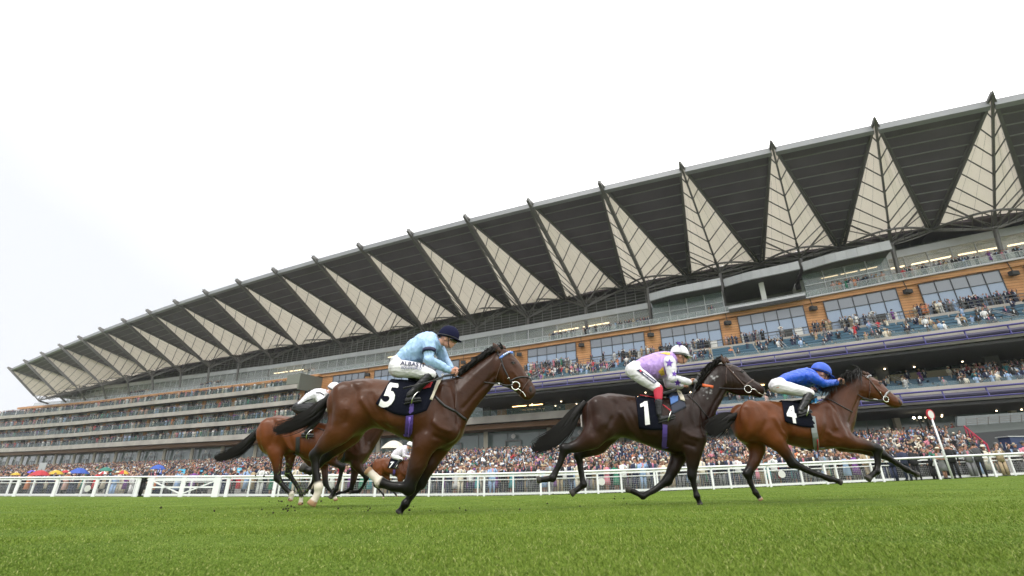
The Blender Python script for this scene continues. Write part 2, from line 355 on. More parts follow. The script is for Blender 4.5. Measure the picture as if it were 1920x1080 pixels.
# studio boxes with a curved grey fascia
def studio(k0, k1, opened):
    par = empty('studio_box', S((k0+k1)/2, 1.1, 26.5)-GS.location, GS)
    def sp(mb, name, m):
        o = mb.build(name, m); o.parent = par; o.matrix_parent_inverse = Matrix.Translation(-(par.location+GS.location)); return o
    def oo(t): return 1.10-.07*min(1, t*3.2)
    mb = MB(); n = 8
    for i in range(n):
        t0, t1 = i/n, (i+1)/n-.002; q0, q1 = k1+(k0-k1)*t0, k1+(k0-k1)*t1; u, v = oo(t0), oo(t1)
        mb.hexa([S(q0, u, 30.2), S(q1, v, 30.2), S(q1, v+.03, 30.2), S(q0, u+.03, 30.2), S(q0, u, 31.5), S(q1, v, 31.5), S(q1, v+.03, 31.5), S(q0, u+.03, 31.5)])
    sp(mb, 'curved_fascia', alu)
    mb = MB(); vs = [S(k1+(k0-k1)*i/n, oo(i/n)+.02, 30.25) for i in range(n+1)]+[S(k0, 1.95, 30.25), S(k1, 1.95, 30.25)]
    m_ = len(vs); vs += [v+up*.9 for v in vs]; mb.add(vs, [tuple(range(m_)), tuple(range(2*m_-1, m_-1, -1))]+[(i, (i+1) % m_, (i+1) % m_+m_, i+m_) for i in range(m_)])
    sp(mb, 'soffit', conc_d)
    if opened:
        mb = MB(); sbox(mb, k0, k1, 1.7, 1.75, 26.5, 30.2); sp(mb, 'back_wall', mat('studio_wall', (.22, .22, .2), .8))
        mb = MB(); sbox(mb, k0+.42, k0+.48, 1.2, 1.24, 26.5, 30.2); sp(mb, 'pillar', white_wall)
        mb = MB(); sbox(mb, k0+.5, k0+.8, 1.66, 1.68, 26.8, 29.2); sp(mb, 'screen', dark_in)
        mb = MB(); sbox(mb, k0, k1, 1.1, 1.16, 26.1, 26.7); sp(mb, 'sill', alu)
        mb = MB(); sbox(mb, k0, k1, 1.09, 1.1, 25.8, 26.3); sp(mb, 'dark_sill_band', dark_in)
        mb = MB(); mb.beam(S(k0+.66, 1.64, 28.6), S(k0+.66, 1.64, 27.6), .25); mb.beam(S(k0+.66, 1.64, 27.6), S(k0+.61, 1.64, 27.6), .25); sp(mb, 'logo', white_wall)
    else:
        mb = MB(); sbox(mb, k0, k1, 1.24, 1.245, 26.2, 30.2); sp(mb, 'glazing', g_stu)
        mb = MB(); sbox(mb, k0, k1, 1.40, 1.42, 26.2, 30.2); sp(mb, 'blinds', mat('studio_blinds', (.42, .45, .45), .8))
        mb = MB()
        for k in np.arange(k0, k1+.01, .24): mb.beam(S(k, 1.235, 26.2), S(k, 1.235, 30.2), .1)
        sbox(mb, k0, k1, 1.23, 1.24, 28.3, 28.42); sp(mb, 'mullions', alu)
        mb = MB()
        for k in np.arange(k0+.1, k0+.55, .22): sbox(mb, k, k+.19, 1.30, 1.31, 29.3, 29.42)
        if k0 < 2: sp(mb, 'ceiling_lights', lampc)
studio(2.73, 3.68, False); studio(1.79, 2.69, True); studio(.79, 1.74, False)
# timber facade under the terrace, with one big window per bay
mb = MB(); sbox(mb, KR, 23.2, 1.17, 1.24, 25.3, 26.12); sbox(mb, KR, 9.9, 1.195, 1.24, 20.5, 25.3); sbox(mb, 9.9, 23.2, 1.10, 1.17, 25.3, 25.9)
gp(mb, 'timber_facade', wood)
mb = MB(); sbox(mb, KR, 22.6, 1.14, 1.17, 26.0, 26.2); gp(mb, 'terrace_edge_strip', alu)
for j in range(-2, 10):
    a, b = j-.27+.10, j-.27+.87
    par = empty('facade_window', S((a+b)/2, 1.19, 22.9)-GS.location, GS)
    def wp(mb, name, m):
        o = mb.build(name, m); o.parent = par; o.matrix_parent_inverse = Matrix.Translation(-(par.location+GS.location)); return o
    mb = MB(); sbox(mb, a, b, 1.180, 1.19, 23.7, 25.15, 1)
    wp(mb, 'upper_panes', g_win)
    mb = MB(); sbox(mb, a, b, 1.180, 1.19, 20.6, 23.7, 1); wp(mb, 'lower_panes', g_blind)
    mb = MB()
    for i in range(6):
        k = a+(b-a)*i/5; mb.beam(S(k, 1.176, 20.6), S(k, 1.176, 25.2), .09)
    for z in (20.6, 21.9, 23.65, 25.15): mb.beam(S(a, 1.176, z), S(b, 1.176, z), .09)
    wp(mb, 'frame', mat('window_frame', (.04, .045, .05), .5))
    kc = a+.4*(b-a); c = S(kc, 1.170, 22.35); e = (S(kc+.02, 1.17, 22.35)-c).normalized()
    mb = MB(); mb.add([c-e*.42, c-up*.3, c+e*.42, c+up*.3], [(0, 1, 2, 3)]); 
    mb.mi = 1; q = c+(CAM-c).normalized()*.03; mb.add([q-e*.12, q-up*.1, q+e*.12, q+up*.1], [(0, 1, 2, 3)])
    wp(mb, 'diamond_emblem', [white_wall, dark_in])
    if j < 7:
        mb = MB(); sbox(mb, a+.18, a+.33, 1.172, 1.178, 20.6, 22.0, 1); wp(mb, 'doorway', dark_in)
        mb = MB(); sbox(mb, a+.07, a+.16, 1.168, 1.172, 20.6, 21.9, 1); wp(mb, 'door_leaf', white_wall)
    mb = MB(); p = S(j-.27, 1.15, 24.35); mb.box(-.5, .5, -.35, .35, -.3, .3); mb.v = [tuple(Vector(v)+p) for v in mb.v]
    mb.beam(p+up*.3, p+up*2.3+Vector((0, .3, 0)), .08); gp(mb, 'loudspeaker', dark_in)
# rows of seats: upper and lower tiers
def tier(k0, k1, ob, zb, of, zf, rows, name):
    par = empty('seating_tier', S((k0+k1)/2, of, zf)-GS.location, GS)
    def tp(mb, nm_, m):
        o = mb.build(nm_, m); o.parent = par; o.matrix_parent_inverse = Matrix.Translation(-(par.location+GS.location)); return o
    mb = MB(); st_ = []
    for r in range(rows):
        t0, t1 = r/rows, (r+1)/rows; oa, ob_ = of+(ob-of)*t0, of+(ob-of)*t1; z = zf+(zb-zf)*(r+.5)/rows
        sbox(mb, k0, k1, oa+.001*r, ob_+.012, zf-1.0-.01*r, z, 1); st_.append((oa+.35*(ob_-oa), z))
    tp(mb, 'terrace_steps', conc)
    mb = MB()
    for (o_, z) in st_:
        for k in np.arange(k0+.02, k1, .245):
            if int((k+3)*4) % 4 == 3: pass
            sbox(mb, k, min(k+.225, k1), o_+.02, o_+.04, z+.28, z+.66, 1); sbox(mb, k, min(k+.225, k1), o_, o_+.025, z+.3, z+.37, 1)
    tp(mb, 'blue_seats', blue_seat)
    mb = MB(); sbox(mb, k0, k1, of-.02, of+.0, zf-1.2, zf+.55, 1); tp(mb, 'front_wall', conc)
    mb = MB(); sbox(mb, k0, k1, of-.015, of-.01, zf+.55, zf+1.0, 1); tp(mb, 'front_glass', g_bal)
    mb = MB()
    for i in range(9):
        a = -.2+math.pi*.62*i/8
    ks = np.arange(k0, k1+.01, .5); 
    tp_pts = [S(k, of-.045, zf-.55) for k in ks]; mb.tube(tp_pts, .28, 8); tp(mb, 'violet_gutter', purple_d)
    mb = MB(); mb.tube([S(k, of-.055, zf+.02) for k in ks], .12, 6); mb.tube([S(k, of-.06, zf-.95) for k in ks], .09, 6)
    for k in np.arange(k0, k1, .33): mb.beam(S(k, of-.05, zf+.05), S(k, of-.066, zf-1.0), .12)
    tp(mb, 'purple_tube', purple)
    mb = MB(); sbox(mb, k0, k1, of+.005, ob+.35, zf-1.6, zf-1.3, 1); tp(mb, 'soffit', mat('shaded_soffit', (.07, .07, .07), .9))  # shade below the tier is put into this soffit's dark colour
    mb = MB()
    for k in np.arange(k0+.25, k1, .245):
        for (o_, z) in st_[::1]: pass
    for k in np.arange(k0+.23, k1, .98):
        for q in (0, 1): mb.beam(S(k+.03*q, of+.01, zf+1.1), S(k+.03*q, ob, zb+1.1), .06)
    tp(mb, 'aisle_handrails', alu)
    return st_
UP = tier(KR, 6.3, .98, 19.4, .45, 15.9, 5, 'upper')
mb = MB(); sbox(mb, KR, 6.3, .97, 1.12, 18.4, 20.1, 1); gp(mb, 'promenade_parapet', conc)
mb = MB(); sbox(mb, KR, 9.9, 1.10, 1.2, 19.6, 20.6); gp(mb, 'upper_promenade', conc)
mb = MB()
for z in (21.1, 21.5): sbox(mb, KR, 6.3, 1.104, 1.107, z, z+.07, 1)
for k in np.arange(KR, 6.3, .1): mb.beam(S(k, 1.105, 20.5), S(k, 1.105, 21.6), .05)
gp(mb, 'promenade_rail', mat('dark_rail', (.09, .1, .1), .4, metal=.4))
LO = tier(KR, 4.56, .78, 11.6, .45, 9.8, 4, 'lower')
mb = MB(); sbox(mb, KR, 1.9, .98, 1.02, 11.6, 13.3); gp(mb, 'lower_tier_parapet', mat('sand_parapet', (.34, .30, .2), .8))
mb = MB(); sbox(mb, 2.5, 4.3, .92, .95, 11.3, 12.6); gp(mb, 'board_panel', ply)
mb = MB(); sbox(mb, KR, 4.56, .80, 1.3, 10.9, 11.5); gp(mb, 'lower_concourse', conc)
# recess behind, between the tiers
mb = MB(); sbox(mb, KR, 10.0, 1.30, 1.34, 11.0, 19.6); gp(mb, 'recess_back_wall', mat('recess_wall', (.04, .032, .025), .8, noise=.4, nscale=.15))  # wall colour darkened to hold the shade of the recess
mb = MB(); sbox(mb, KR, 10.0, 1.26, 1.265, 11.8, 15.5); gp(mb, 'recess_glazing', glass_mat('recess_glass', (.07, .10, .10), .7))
mb = MB()
for k in np.arange(KR, 10, .245): mb.beam(S(k, 1.25, 11.5), S(k, 1.25, 16.5), .14)
sbox(mb, KR, 10, 1.248, 1.252, 15.4, 15.6, 1); sbox(mb, KR, 10, 1.248, 1.252, 11.6, 11.8, 1)
gp(mb, 'recess_mullions', mat('window_frame', (.04, .045, .05)))
mb = MB()
for k in np.arange(KR+.2, 10, .98): mb = MB(); sbox(mb, k, k+.12, .98, 1.02, 11.4, 16); gp(mb, 'recess_pillar', conc_d)
mb = MB(); mb2 = MB()
for k, o_, z, w_ in ((5.6, 1.1, 14.2, .22), (5.35, 1.1, 14.2, .2), (2.45, 1.15, 14.1, .12), (2.2, 1.15, 14.4, .06), (.9, 1.1, 15.2, .12), (-.2, 1.1, 15.0, .14)):
    sbox(mb, k, k+w_, o_, o_+.015, z, z+.14, 1)
for q in range(26):
    k = random.uniform(-1.2, 6.4); p = S(k, random.uniform(.9, 1.2), random.uniform(13.6, 14.3)); mb2.ell(p, (.13, .13, .09), n=6, m=4)
for q in range(16):
    k = random.uniform(-.8, 3.8); p = S(k, random.uniform(.7, 1.1), 8.0); mb2.ell(p, (.11, .11, .08), n=6, m=4)
gp(mb, 'warm_strip_lights', lampm); gp(mb2, 'downlights', mat('small_lamp_glow', (1, .8, .5), emit=6))
mb = MB()
for k, z in ((1.22, 7.6), (1.17, 7.6)): mb.ell(S(k, .72, z), (.15, .15, .13), n=8, m=6)
gp(mb, 'flood_lamps', spotm)
mb = MB()
for k in (2.2, 2.6, 4.9, 6.0): sbox(mb, k, k+.16, 1.24, 1.25, 11.6, 15.6, 1)
gp(mb, 'lit_wood_panels', mat('lit_amber_panel', (.42, .2, .06), .6))
# gallery / balconies
mb = MB(); sbox(mb, 4.56, 30, .80, 1.3, 11.0, 11.95); sbox(mb, 4.56, 30, .78, .80, 10.9, 12.1); gp(mb, 'gallery_slab', conc)
mb = MB(); sbox(mb, KR, 30, .86, 1.25, 10.0, 10.85); gp(mb, 'brown_beam', mat('brown_beam', (.16, .085, .04), .7))
for nme, z, kend in (('a', 22.6, 9.95), ('b', 18.95, 9.9), ('c', 15.45, 9.9)):
    mb = MB(); sbox(mb, kend, 30, .80, 1.3, z-.75, z-.1); sbox(mb, kend, 30, .775, .80, z-.95, z+.05); gp(mb, 'balcony_slab', conc)
    mb = MB(); sbox(mb, kend, 30, .802, .96, z-.80, z-.76); gp(mb, 'balcony_shade_sheet', mat('shaded_soffit', (.05, .05, .048), .9))  # thin dark sheet added under each slab to paint its shade
mb = MB(); sbox(mb, 9.92, 10.25, .77, 1.15, 22.7, 25.0); sbox(mb, 9.90, 9.93, .765, 1.2, 21.3, 25.1); gp(mb, 'balcony_end_box', mat('end_box_green_grey', (.16, .17, .14), .7))
floors = [(22.65, 9.95, 24.35), (19.0, 9.9, 21.7), (15.5, 9.9, 18.1), (12.05, 4.56, 14.6)]
for z, kend, zt in floors:
    mb = MB(); sbox(mb, kend, 30, .785, .79, z, z+.95); gp(mb, 'balcony_glass', g_balc)
    mb = MB(); sbox(mb, kend, 30, .782, .787, z+.97, z+1.02)
    for k in np.arange(kend, 30, .42): mb.beam(S(k, .783, z), S(k, .783, z+1.0), .04)
    gp(mb, 'balcony_rail', mat('balcony_rail_grey', (.2, .22, .21), .5))
    kk = max(kend, 9.9)
    mb = MB(); sbox(mb, kk, 30, .962, .99, z-.1, zt); gp(mb, 'balcony_back_wall', mat('balcony_wall', (.07, .075, .075), .8))
    mb = MB(); mw = MB(); mf = MB(); nw_ = 0
    for k in np.arange(kk+.15, 29.8, .49):
        r_ = RNG.random()
        sbox(mb, k-.06, k+.05, .945, .96, z, zt, 1) if int(k*2.04) % 2 == 0 or r_ < .3 else None
        if nw_ < 24: m1 = MB(); sbox(m1, k+.08, k+.40, .953, .960, z+.1, zt-.06, 1); gp(m1, 'balcony_window', g_bwin); nw_ += 1
        else: sbox(mw, k+.08, k+.40, .953, .960, z+.1, zt-.06, 1)
        for q in range(6): mf.beam(S(k+.08+q*.064, .95, z+.1), S(k+.08+q*.064, .95, zt-.06), .07)
    sbox(mb, kk, 29.9, .946, .961, zt-.05, zt-.01, 1); gp(mb, 'balcony_timber_cladding', wood); tag(gp(mw, 'balcony_windows', g_bwin), kind='stuff'); sbox(mf, kk, 29.8, .949, .951, z+.1, z+.2, 1); gp(mf, 'balcony_window_bars', mat('window_frame', (.04, .045, .05)))
    mb = MB()
    for k in np.arange(kk+.4, 30, .98): mb = MB(); sbox(mb, k, k+.02, .87, .95, z, zt, 1); gp(mb, 'balcony_partition', conc_d)
mb = MB()
for q in range(14):
    k = random.uniform(10, 20); z = random.choice([21.5, 17.9, 14.4]); sbox(mb, k, k+.07, .98, .985, z, z+.07, 1)
gp(mb, 'balcony_lamps', lampm)
# ground floor
mb = MB(); sbox(mb, KR, 30, 1.15, 1.2, 3.2, 10.0); gp(mb, 'ground_floor_glazing', g_gnd)
mb = MB(); sbox(mb, KR, 30, 1.5, 1.55, 2, 10.0); gp(mb, 'ground_floor_back_wall', mat('ground_room', (.20, .23, .22), .8, noise=.3, nscale=.1))
mb = MB()
for j in range(-3, 31):
    p = S(j-.75, 1.10, 3); q_ = S(j-.75, 1.08, 10.0); mb = MB(); mb.beam(p, q_, .75, .5); gp(mb, 'stone_column', mat('pale_stone', (.45, .42, .34), .7))
mb = MB()
for k in np.arange(KR, 30, .49): mb.beam(S(k, 1.145, 3.2), S(k, 1.145, 10), .07)
gp(mb, 'ground_floor_mullions', steel)
for j in range(-3, 30):
    a, b = j-.3, j-.05; mb = MB()
    for u, v in ((S(a, 1.13, 4), S(a, 1.13, 8.2)), (S(b, 1.13, 4), S(b, 1.13, 8.2)), (S(a, 1.13, 8.2), S(b, 1.13, 8.2))): mb.beam(u, v, .2)
    gp(mb, 'door_frame', steel)
mb = MB(); mb2 = MB()
for j in range(-3, 30):
    mb2 = MB(); p = S(j-.2, 1.09, 8.9); mb2.ell(p, (.42, .1, .42), n=12, m=6); gp(mb2, 'wall_clock', white_wall)
# slope below, carrying the standing crowd
def azr(k): p = S(k, 1.05, 0); return Vector((p.x, p.y))
RAILC = np.polyfit([-38, -10, 1, 11.5, 27.8], [35.7, 30.2, 28.7, 28.4, 28.5], 2)
def railY(x): return float(np.interp(x, [-60, -38, -25, -10, 1, 12, 28, 60], [40.5, 35.7, 33.0, 30.2, 28.75, 28.4, 28.5, 30]))
def rail_at_dir(v):      # first crossing of the rail along a direction from the camera
    lo, hi = 5., 90.
    for _ in range(40):
        m_ = (lo+hi)/2
        if v.y*m_ < railY(v.x*m_): lo = m_
        else: hi = m_
    return lo
def slope_pt(k, t):      # t 0 at the rail, 1 at the stand
    f = azr(k); r1 = f.length; d = f/r1; r0 = rail_at_dir(d)+1.0; r_ = r0+(r1-r0)*t; p = d*r_
    zg = float(ground(max(-70, d.x*r0), d.y*r0)); zt = 4.9*float(np.interp(k, GK, GV))+CAMH
    u = min(1, max(0, (t-.12)/.78)); z = zg+(zt-zg)*u
    return Vector((p.x, p.y, z)), r_
mb = MB(); ks = np.arange(-2.9, 30, .4); n = 25
for k in ks: mb.v += [tuple(slope_pt(k, i/(n-1))[0]) for i in range(n)]
for i in range(len(ks)-1):
    for j in range(n-1): mb.f.append((i*n+j, i*n+j+1, (i+1)*n+j+1, (i+1)*n+j)); mb.m.append(0)
o = mb.build('steppings', mat('stepping_concrete', (.16, .155, .14), .9)); tag(o, 'concrete steppings rising from the rails to the stand', kind='structure')
# ------------------------------------------------------------------ horses and riders
Z1 = (560, 580, 2.7); Z2 = (980, 620, 3.177); Z3 = (1330, 650, 3.6); Z4 = (380, 690, 3.857); ZA = (480, 820, 7.2); ZB = (660, 800, 7.2); ZC = (480, 700, 7.2)
J5 = (720, 600, 6.); H5 = (850, 630, 7.7125); J1 = (1160, 630, 6.); H1 = (1300, 650, 8.306); J4 = (1440, 670, 7.385)
def px(Z, p): return (Z[0]+p[0]/Z[2], Z[1]+p[1]/Z[2])
def A(Z, p, Y): q = px(Z, p); return at(q[0], q[1], Y)
def mpp(Z, p, Y): return (A(Z, (p[0]+1, p[1]), Y)-A(Z, p, Y)).length
SIDE = Vector((0, 1, 0))
def trunk_rings(Z, secs, Y, n=20, sq=1.0):
    rings = []
    for s in secs:
        zz = s[5] if len(s) > 5 else Z
        if len(s) > 6: pass
        a = A(zz, (s[0], s[1]), Y); b = A(zz, (s[2], s[3]), Y); c = (a+b)/2; u = (a-b)/2; wd = s[4]; ring = []
        for j in range(n):
            t = 2*math.pi*j/n; cs, sn = math.cos(t), math.sin(t)
            ring.append(c+u*sn+SIDE*wd*cs*(1-.12*max(0, sn)))
        rings.append(ring)
    return rings
def remesh(mb, name, mats, parent, voxel=.014, smooth=6):
    me = bpy.data.meshes.new(name+'_tmp'); me.from_pydata([tuple(v) for v in mb.v], [], mb.f); o = bpy.data.objects.new(name+'_tmp', me); COL.objects.link(o)
    bm = bmesh.new(); bm.from_mesh(me); bmesh.ops.recalc_face_normals(bm, faces=bm.faces); bm.to_mesh(me); bm.free()
    r = o.modifiers.new('r', 'REMESH'); r.mode = 'VOXEL'; r.voxel_size = voxel; r.adaptivity = 0
    s = o.modifiers.new('s', 'SMOOTH'); s.factor = .5; s.iterations = smooth
    dg = bpy.context.evaluated_depsgraph_get(); dg.update()
    nm_ = bpy.data.meshes.new_from_object(o.evaluated_get(dg)); bpy.data.objects.remove(o)
    nm_.name = name; nm_.materials.clear()
    for m in (mats if isinstance(mats, (list, tuple)) else [mats]): nm_.materials.append(m)
    nm_.polygons.foreach_set('use_smooth', [True]*len(nm_.polygons))
    q = bpy.data.objects.new(name, nm_); COL.objects.link(q)
    if parent: q.parent = parent; q.matrix_parent_inverse = Matrix.Translation(-parent.location)
    return q
def bvh_of(objs):
    vs = []; fs = []
    for o in objs:
        b = len(vs); vs += [v.co.copy() for v in o.data.vertices]; fs += [tuple(b+i for i in p.vertices) for p in o.data.polygons]
    return BVHTree.FromPolygons(vs, fs)
def coat_mat(name, body, dark, rough=.33):
    m = bpy.data.materials.new(name); m.use_nodes = True; N = m.node_tree; p = N.nodes['Principled BSDF']
    at_ = N.nodes.new('ShaderNodeAttribute'); at_.attribute_name = 'coat'
    t = N.nodes.new('ShaderNodeTexCoord')
    n1 = N.nodes.new('ShaderNodeTexNoise'); n1.inputs['Scale'].default_value = 3.5; n1.inputs['Detail'].default_value = 4
    n2 = N.nodes.new('ShaderNodeTexNoise'); n2.inputs['Scale'].default_value = 90; n2.inputs['Detail'].default_value = 3
    N.links.new(t.outputs['Object'], n1.inputs[0]); mp = N.nodes.new('ShaderNodeMapping'); mp.inputs['Scale'].default_value = (.25, 1, 1)
    N.links.new(t.outputs['Object'], mp.inputs[0]); N.links.new(mp.outputs[0], n2.inputs[0])
    a = N.nodes.new('ShaderNodeMath'); a.operation = 'MULTIPLY_ADD'; a.inputs[1].default_value = 1.1; a.inputs[2].default_value = .42
    N.links.new(n1.outputs['Fac'], a.inputs[0])
    mx = N.nodes.new('ShaderNodeMix'); mx.data_type = 'RGBA'; mx.blend_type = 'MULTIPLY'; mx.inputs[0].default_value = 1
    N.links.new(at_.outputs['Color'], mx.inputs[6]); N.links.new(a.outputs[0], mx.inputs[7]); N.links.new(mx.outputs[2], p.inputs['Base Color'])
    r = N.nodes.new('ShaderNodeMapRange'); r.inputs[3].default_value = rough-.09; r.inputs[4].default_value = rough+.14; N.links.new(n1.outputs['Fac'], r.inputs[0]); N.links.new(r.outputs[0], p.inputs['Roughness'])
    b = N.nodes.new('ShaderNodeBump'); b.inputs['Strength'].default_value = .45; b.inputs['Distance'].default_value = .007
    n3 = N.nodes.new('ShaderNodeTexNoise'); n3.inputs['Scale'].default_value = 14; n3.inputs['Detail'].default_value = 2; N.links.new(t.outputs['Object'], n3.inputs[0])
    ad = N.nodes.new('ShaderNodeMath'); ad.operation = 'MULTIPLY_ADD'; ad.inputs[1].default_value = .25; N.links.new(n2.outputs['Fac'], ad.inputs[0]); N.links.new(n3.outputs['Fac'], ad.inputs[2])
    N.links.new(ad.outputs[0], b.inputs['Height']); N.links.new(b.outputs[0], p.inputs['Normal'])
    p.inputs['Specular IOR Level'].default_value = .22; return m
black_hair = mat('black_horse_hair', (.007, .006, .005), .55, spec=.2)
leather = mat('black_leather', (.012, .011, .012), .38)
leather_b = mat('brown_leather', (.06, .03, .02), .45)
chrome = mat('bright_metal', (.75, .75, .72), .22, metal=1)
cloth_b = mat('navy_black_cloth', (.006, .007, .013), .9, bump=.4, bscale=60, spec=.08)
num_w = mat('white_number_print', (.72, .72, .72), .8)
def locks(name, mtl, parent, roots, path_fn, n, wd, seed=1, segs=8):
    rg = random.Random(seed); mb = MB()
    for i in range(n):
        pts = path_fn(rg, i/n)
        w_ = wd*rg.uniform(.5, 1.2); vv = []
        for s_ in range(len(pts)):
            t = s_/(len(pts)-1); d = (pts[min(s_+1, len(pts)-1)]-pts[max(0, s_-1)]).normalized()
            sd = d.cross(Vector((0, 1, 0)) if rg.random() < 2 else SIDE).normalized()
            ww = w_*(1-t**1.6)*.5+.0008; vv += [pts[s_]+sd*ww, pts[s_]-sd*ww]
        b = len(mb.v); mb.add(vv, [(2*j, 2*j+1, 2*j+3, 2*j+2) for j in range(len(pts)-1)])
    return mb.build(name, mtl, parent, True)
def curve_pts(P, t):     # catmull through list of Vectors
    n = len(P)-1; x = min(max(t, 0), .9999)*n; i = int(x); u = x-i
    p0, p1, p2, p3 = P[max(i-1, 0)], P[i], P[i+1], P[min(i+2, n)]
    return .5*((2*p1)+(p2-p0)*u+(2*p0-5*p1+4*p2-p3)*u*u+(3*p1-p0-3*p2+p3)*u*u*u)
class Horse: pass
def horse(name, label, Z, Y, trunk, legs, coat, dark, socks, tail, mane, ears, voxel=.015, blaze=None, foam=None, hoofcol=(.05, .045, .04), head_secs=None, muzzle=None, darkness=.0, group=None):
    # legs: (side, [(x,y,r,(Z))...], knee index); the last point is the hoof
    allp = [A(s[5] if len(s) > 5 else Z, ((s[0]+s[2])/2, (s[1]+s[3])/2), Y) for s in trunk]
    cx_ = sum(p.x for p in allp)/len(allp); root = empty(name, (cx_, Y, float(ground(cx_, Y))))
    tag(root, label, 'horse', group)
    mb = MB(); rings = trunk_rings(Z, trunk, Y); mb.loft(rings)
    nb = len(trunk); segs = []       # (a,b,ra,rb,kind)
    for side, pts, knee in legs:
        P = []; Rr = []
        for i, q in enumerate(pts):
            zz = q[3] if len(q) > 3 else Z
            lat = .15 if i == 0 else (.14 if i == 1 else .12)
            yy = Y+side*lat*(1.0 if i else .8); P.append(A(zz, q, yy)); Rr.append(q[2]*mpp(zz, q, yy))
        # thicken joints smoothly by inserting mid points with slimmer shafts
        PP = [P[0]]; RR = [Rr[0]]
        for i in range(1, len(P)):
            m_ = (P[i-1]+P[i])/2; rm = (Rr[i-1]+Rr[i])/2*(.93 if i < knee else .84)
            PP += [m_, P[i]]; RR += [rm, Rr[i]]
        nh = len(PP); 
        d = (PP[-1]-PP[-2]).normalized()
        lat = [r*(.72 if i < 2 else .8 if i < 4 else .86) for i, r in enumerate(RR)]
        d0 = (PP[0]-PP[1]).normalized(); r0 = RR[0]
        mb.tube([PP[0]+d0*r0*.95, PP[0]+d0*r0*.75, PP[0]+d0*r0*.4]+PP[:-1], [r0*.25, r0*.62, r0*.9]+RR[:-1], 12, [lat[0]*.2, lat[0]*.55, lat[0]*.85]+lat[:-1], side=SIDE)
        # hoof: a short flared block
        h0 = PP[-2]; h1 = PP[-1]; rh = RR[-1]
        mb.tube([lerp(h0, h1, -.1), lerp(h0, h1, .55), h1, h1+d*rh*.35], [RR[-2]*.95, rh*.95, rh*1.08, rh*1.0], 12, [RR[-2]*.9, rh*.9, rh*1.0, rh*.95], side=SIDE)
        for i in range(len(P)-1): segs.append((P[i], P[i+1], Rr[i], Rr[i+1], i-knee, side, i == len(P)-2, (side, len(segs))))
        # joints
        mb.ell(P[knee], (Rr[knee]*1.08, Rr[knee]*.85, Rr[knee]*1.12)); mb.ell(P[-3] if len(P) > knee+3 else P[-2], [Rr[-3 if len(P) > knee+3 else -2]*1.05]*3)
    # muscle masses: haunch, shoulder, elbow, cheek
    def bulge(fx, fy, r, lat, side):
        s0, s1 = trunk[int(fx)], trunk[min(int(fx)+1, nb-1)]; u = fx-int(fx)
        za, zb = (s0[5] if len(s0) > 5 else Z), (s1[5] if len(s1) > 5 else Z)
        a = lerp(A(za, s0[:2], Y), A(zb, s1[:2], Y), u); b = lerp(A(za, s0[2:4], Y), A(zb, s1[2:4], Y), u)
        c = lerp(a, b, fy)+SIDE*side*lat; mb.ell(c, r)
    for sd in (-1, 1):
        bulge(6.2, .62, (.30, .06, .16), .22, sd); bulge(nb-8+.9, .62, (.085, .045, .095), .055, sd); bulge(nb-8+1.6, .30, (.06, .03, .04), .065, sd)
        bulge(2.3, .42, (.22, .10, .27), .17, sd); bulge(3.2, .25, (.18, .08, .12), .17, sd)
        bulge(8.8, .45, (.17, .07, .30), .16, sd); bulge(9.2, .78, (.15, .07, .15), .15, sd)
    root_h = remesh(mb, 'body', coat_mat(name+'_coat', coat, dark), root, voxel, 7)
    # coat colours
    me = root_h.data; n = len(me.vertices); co = np.empty(n*3); me.vertices.foreach_get('co', co); co = co.reshape(-1, 3)
    best = np.full(n, 1e9); kind = np.full(n, -9.); tt = np.zeros(n); who = np.full(n, -1)
    li = -1; lastside = None
    for si, (a, b, ra, rb, ki, side, ish, _) in enumerate(segs):
        a_ = np.array(a); d = np.array(b)-a_; L2 = d@d; t = np.clip(((co-a_)@d)/L2, 0, 1); dist = np.linalg.norm(co-(a_+t[:, None]*d), axis=1)/(ra+(rb-ra)*t)
        m_ = (dist < best) & (dist < 1.45); best[m_] = dist[m_]; kind[m_] = ki+t[m_]; who[m_] = si
    # relax the trunk so that the muscle masses flow into each other; legs, feet and head keep their edges
    hx = A(trunk[-8][5] if len(trunk[-8]) > 5 else Z, ((trunk[-8][0]+trunk[-8][2])/2, (trunk[-8][1]+trunk[-8][3])/2), Y).x
    wt = np.clip(-(kind+.55)/.8, 0, 1); wt[kind < -5] = 1; wt *= np.clip((hx+.02-co[:, 0])/.12, .12, 1)
    ed = np.empty(len(me.edges)*2, int); me.edges.foreach_get('vertices', ed); ed = ed.reshape(-1, 2); deg = np.bincount(ed.ravel(), minlength=n)[:, None]
    for it in range(int(34*(.015/voxel)**2)+4):
        ac = np.zeros((n, 3))
        for ax in range(3): ac[:, ax] = np.bincount(ed[:, 0], co[ed[:, 1], ax], n)+np.bincount(ed[:, 1], co[ed[:, 0], ax], n)
        co = co+(ac/deg-co)*(.6*wt[:, None]); 
    me.vertices.foreach_set('co', co.ravel()); me.update()
    # surface anatomy: grooves and ridges of the muscles, placed along the trunk sections
    nrm_ = np.empty(n*3); me.vertices.foreach_get('normal', nrm_); nrm_ = nrm_.reshape(-1, 3)
    def tp_(fx, fy):
        i = min(int(fx), nb-2); u = fx-i; s0, s1 = trunk[i], trunk[i+1]; za = s0[5] if len(s0) > 5 else Z; zb = s1[5] if len(s1) > 5 else Z
        a = lerp(A(za, s0[:2], Y), A(zb, s1[:2], Y), u); b = lerp(A(za, s0[2:4], Y), A(zb, s1[2:4], Y), u); return lerp(a, b, fy)
    h = nb-8; disp = np.zeros(n)
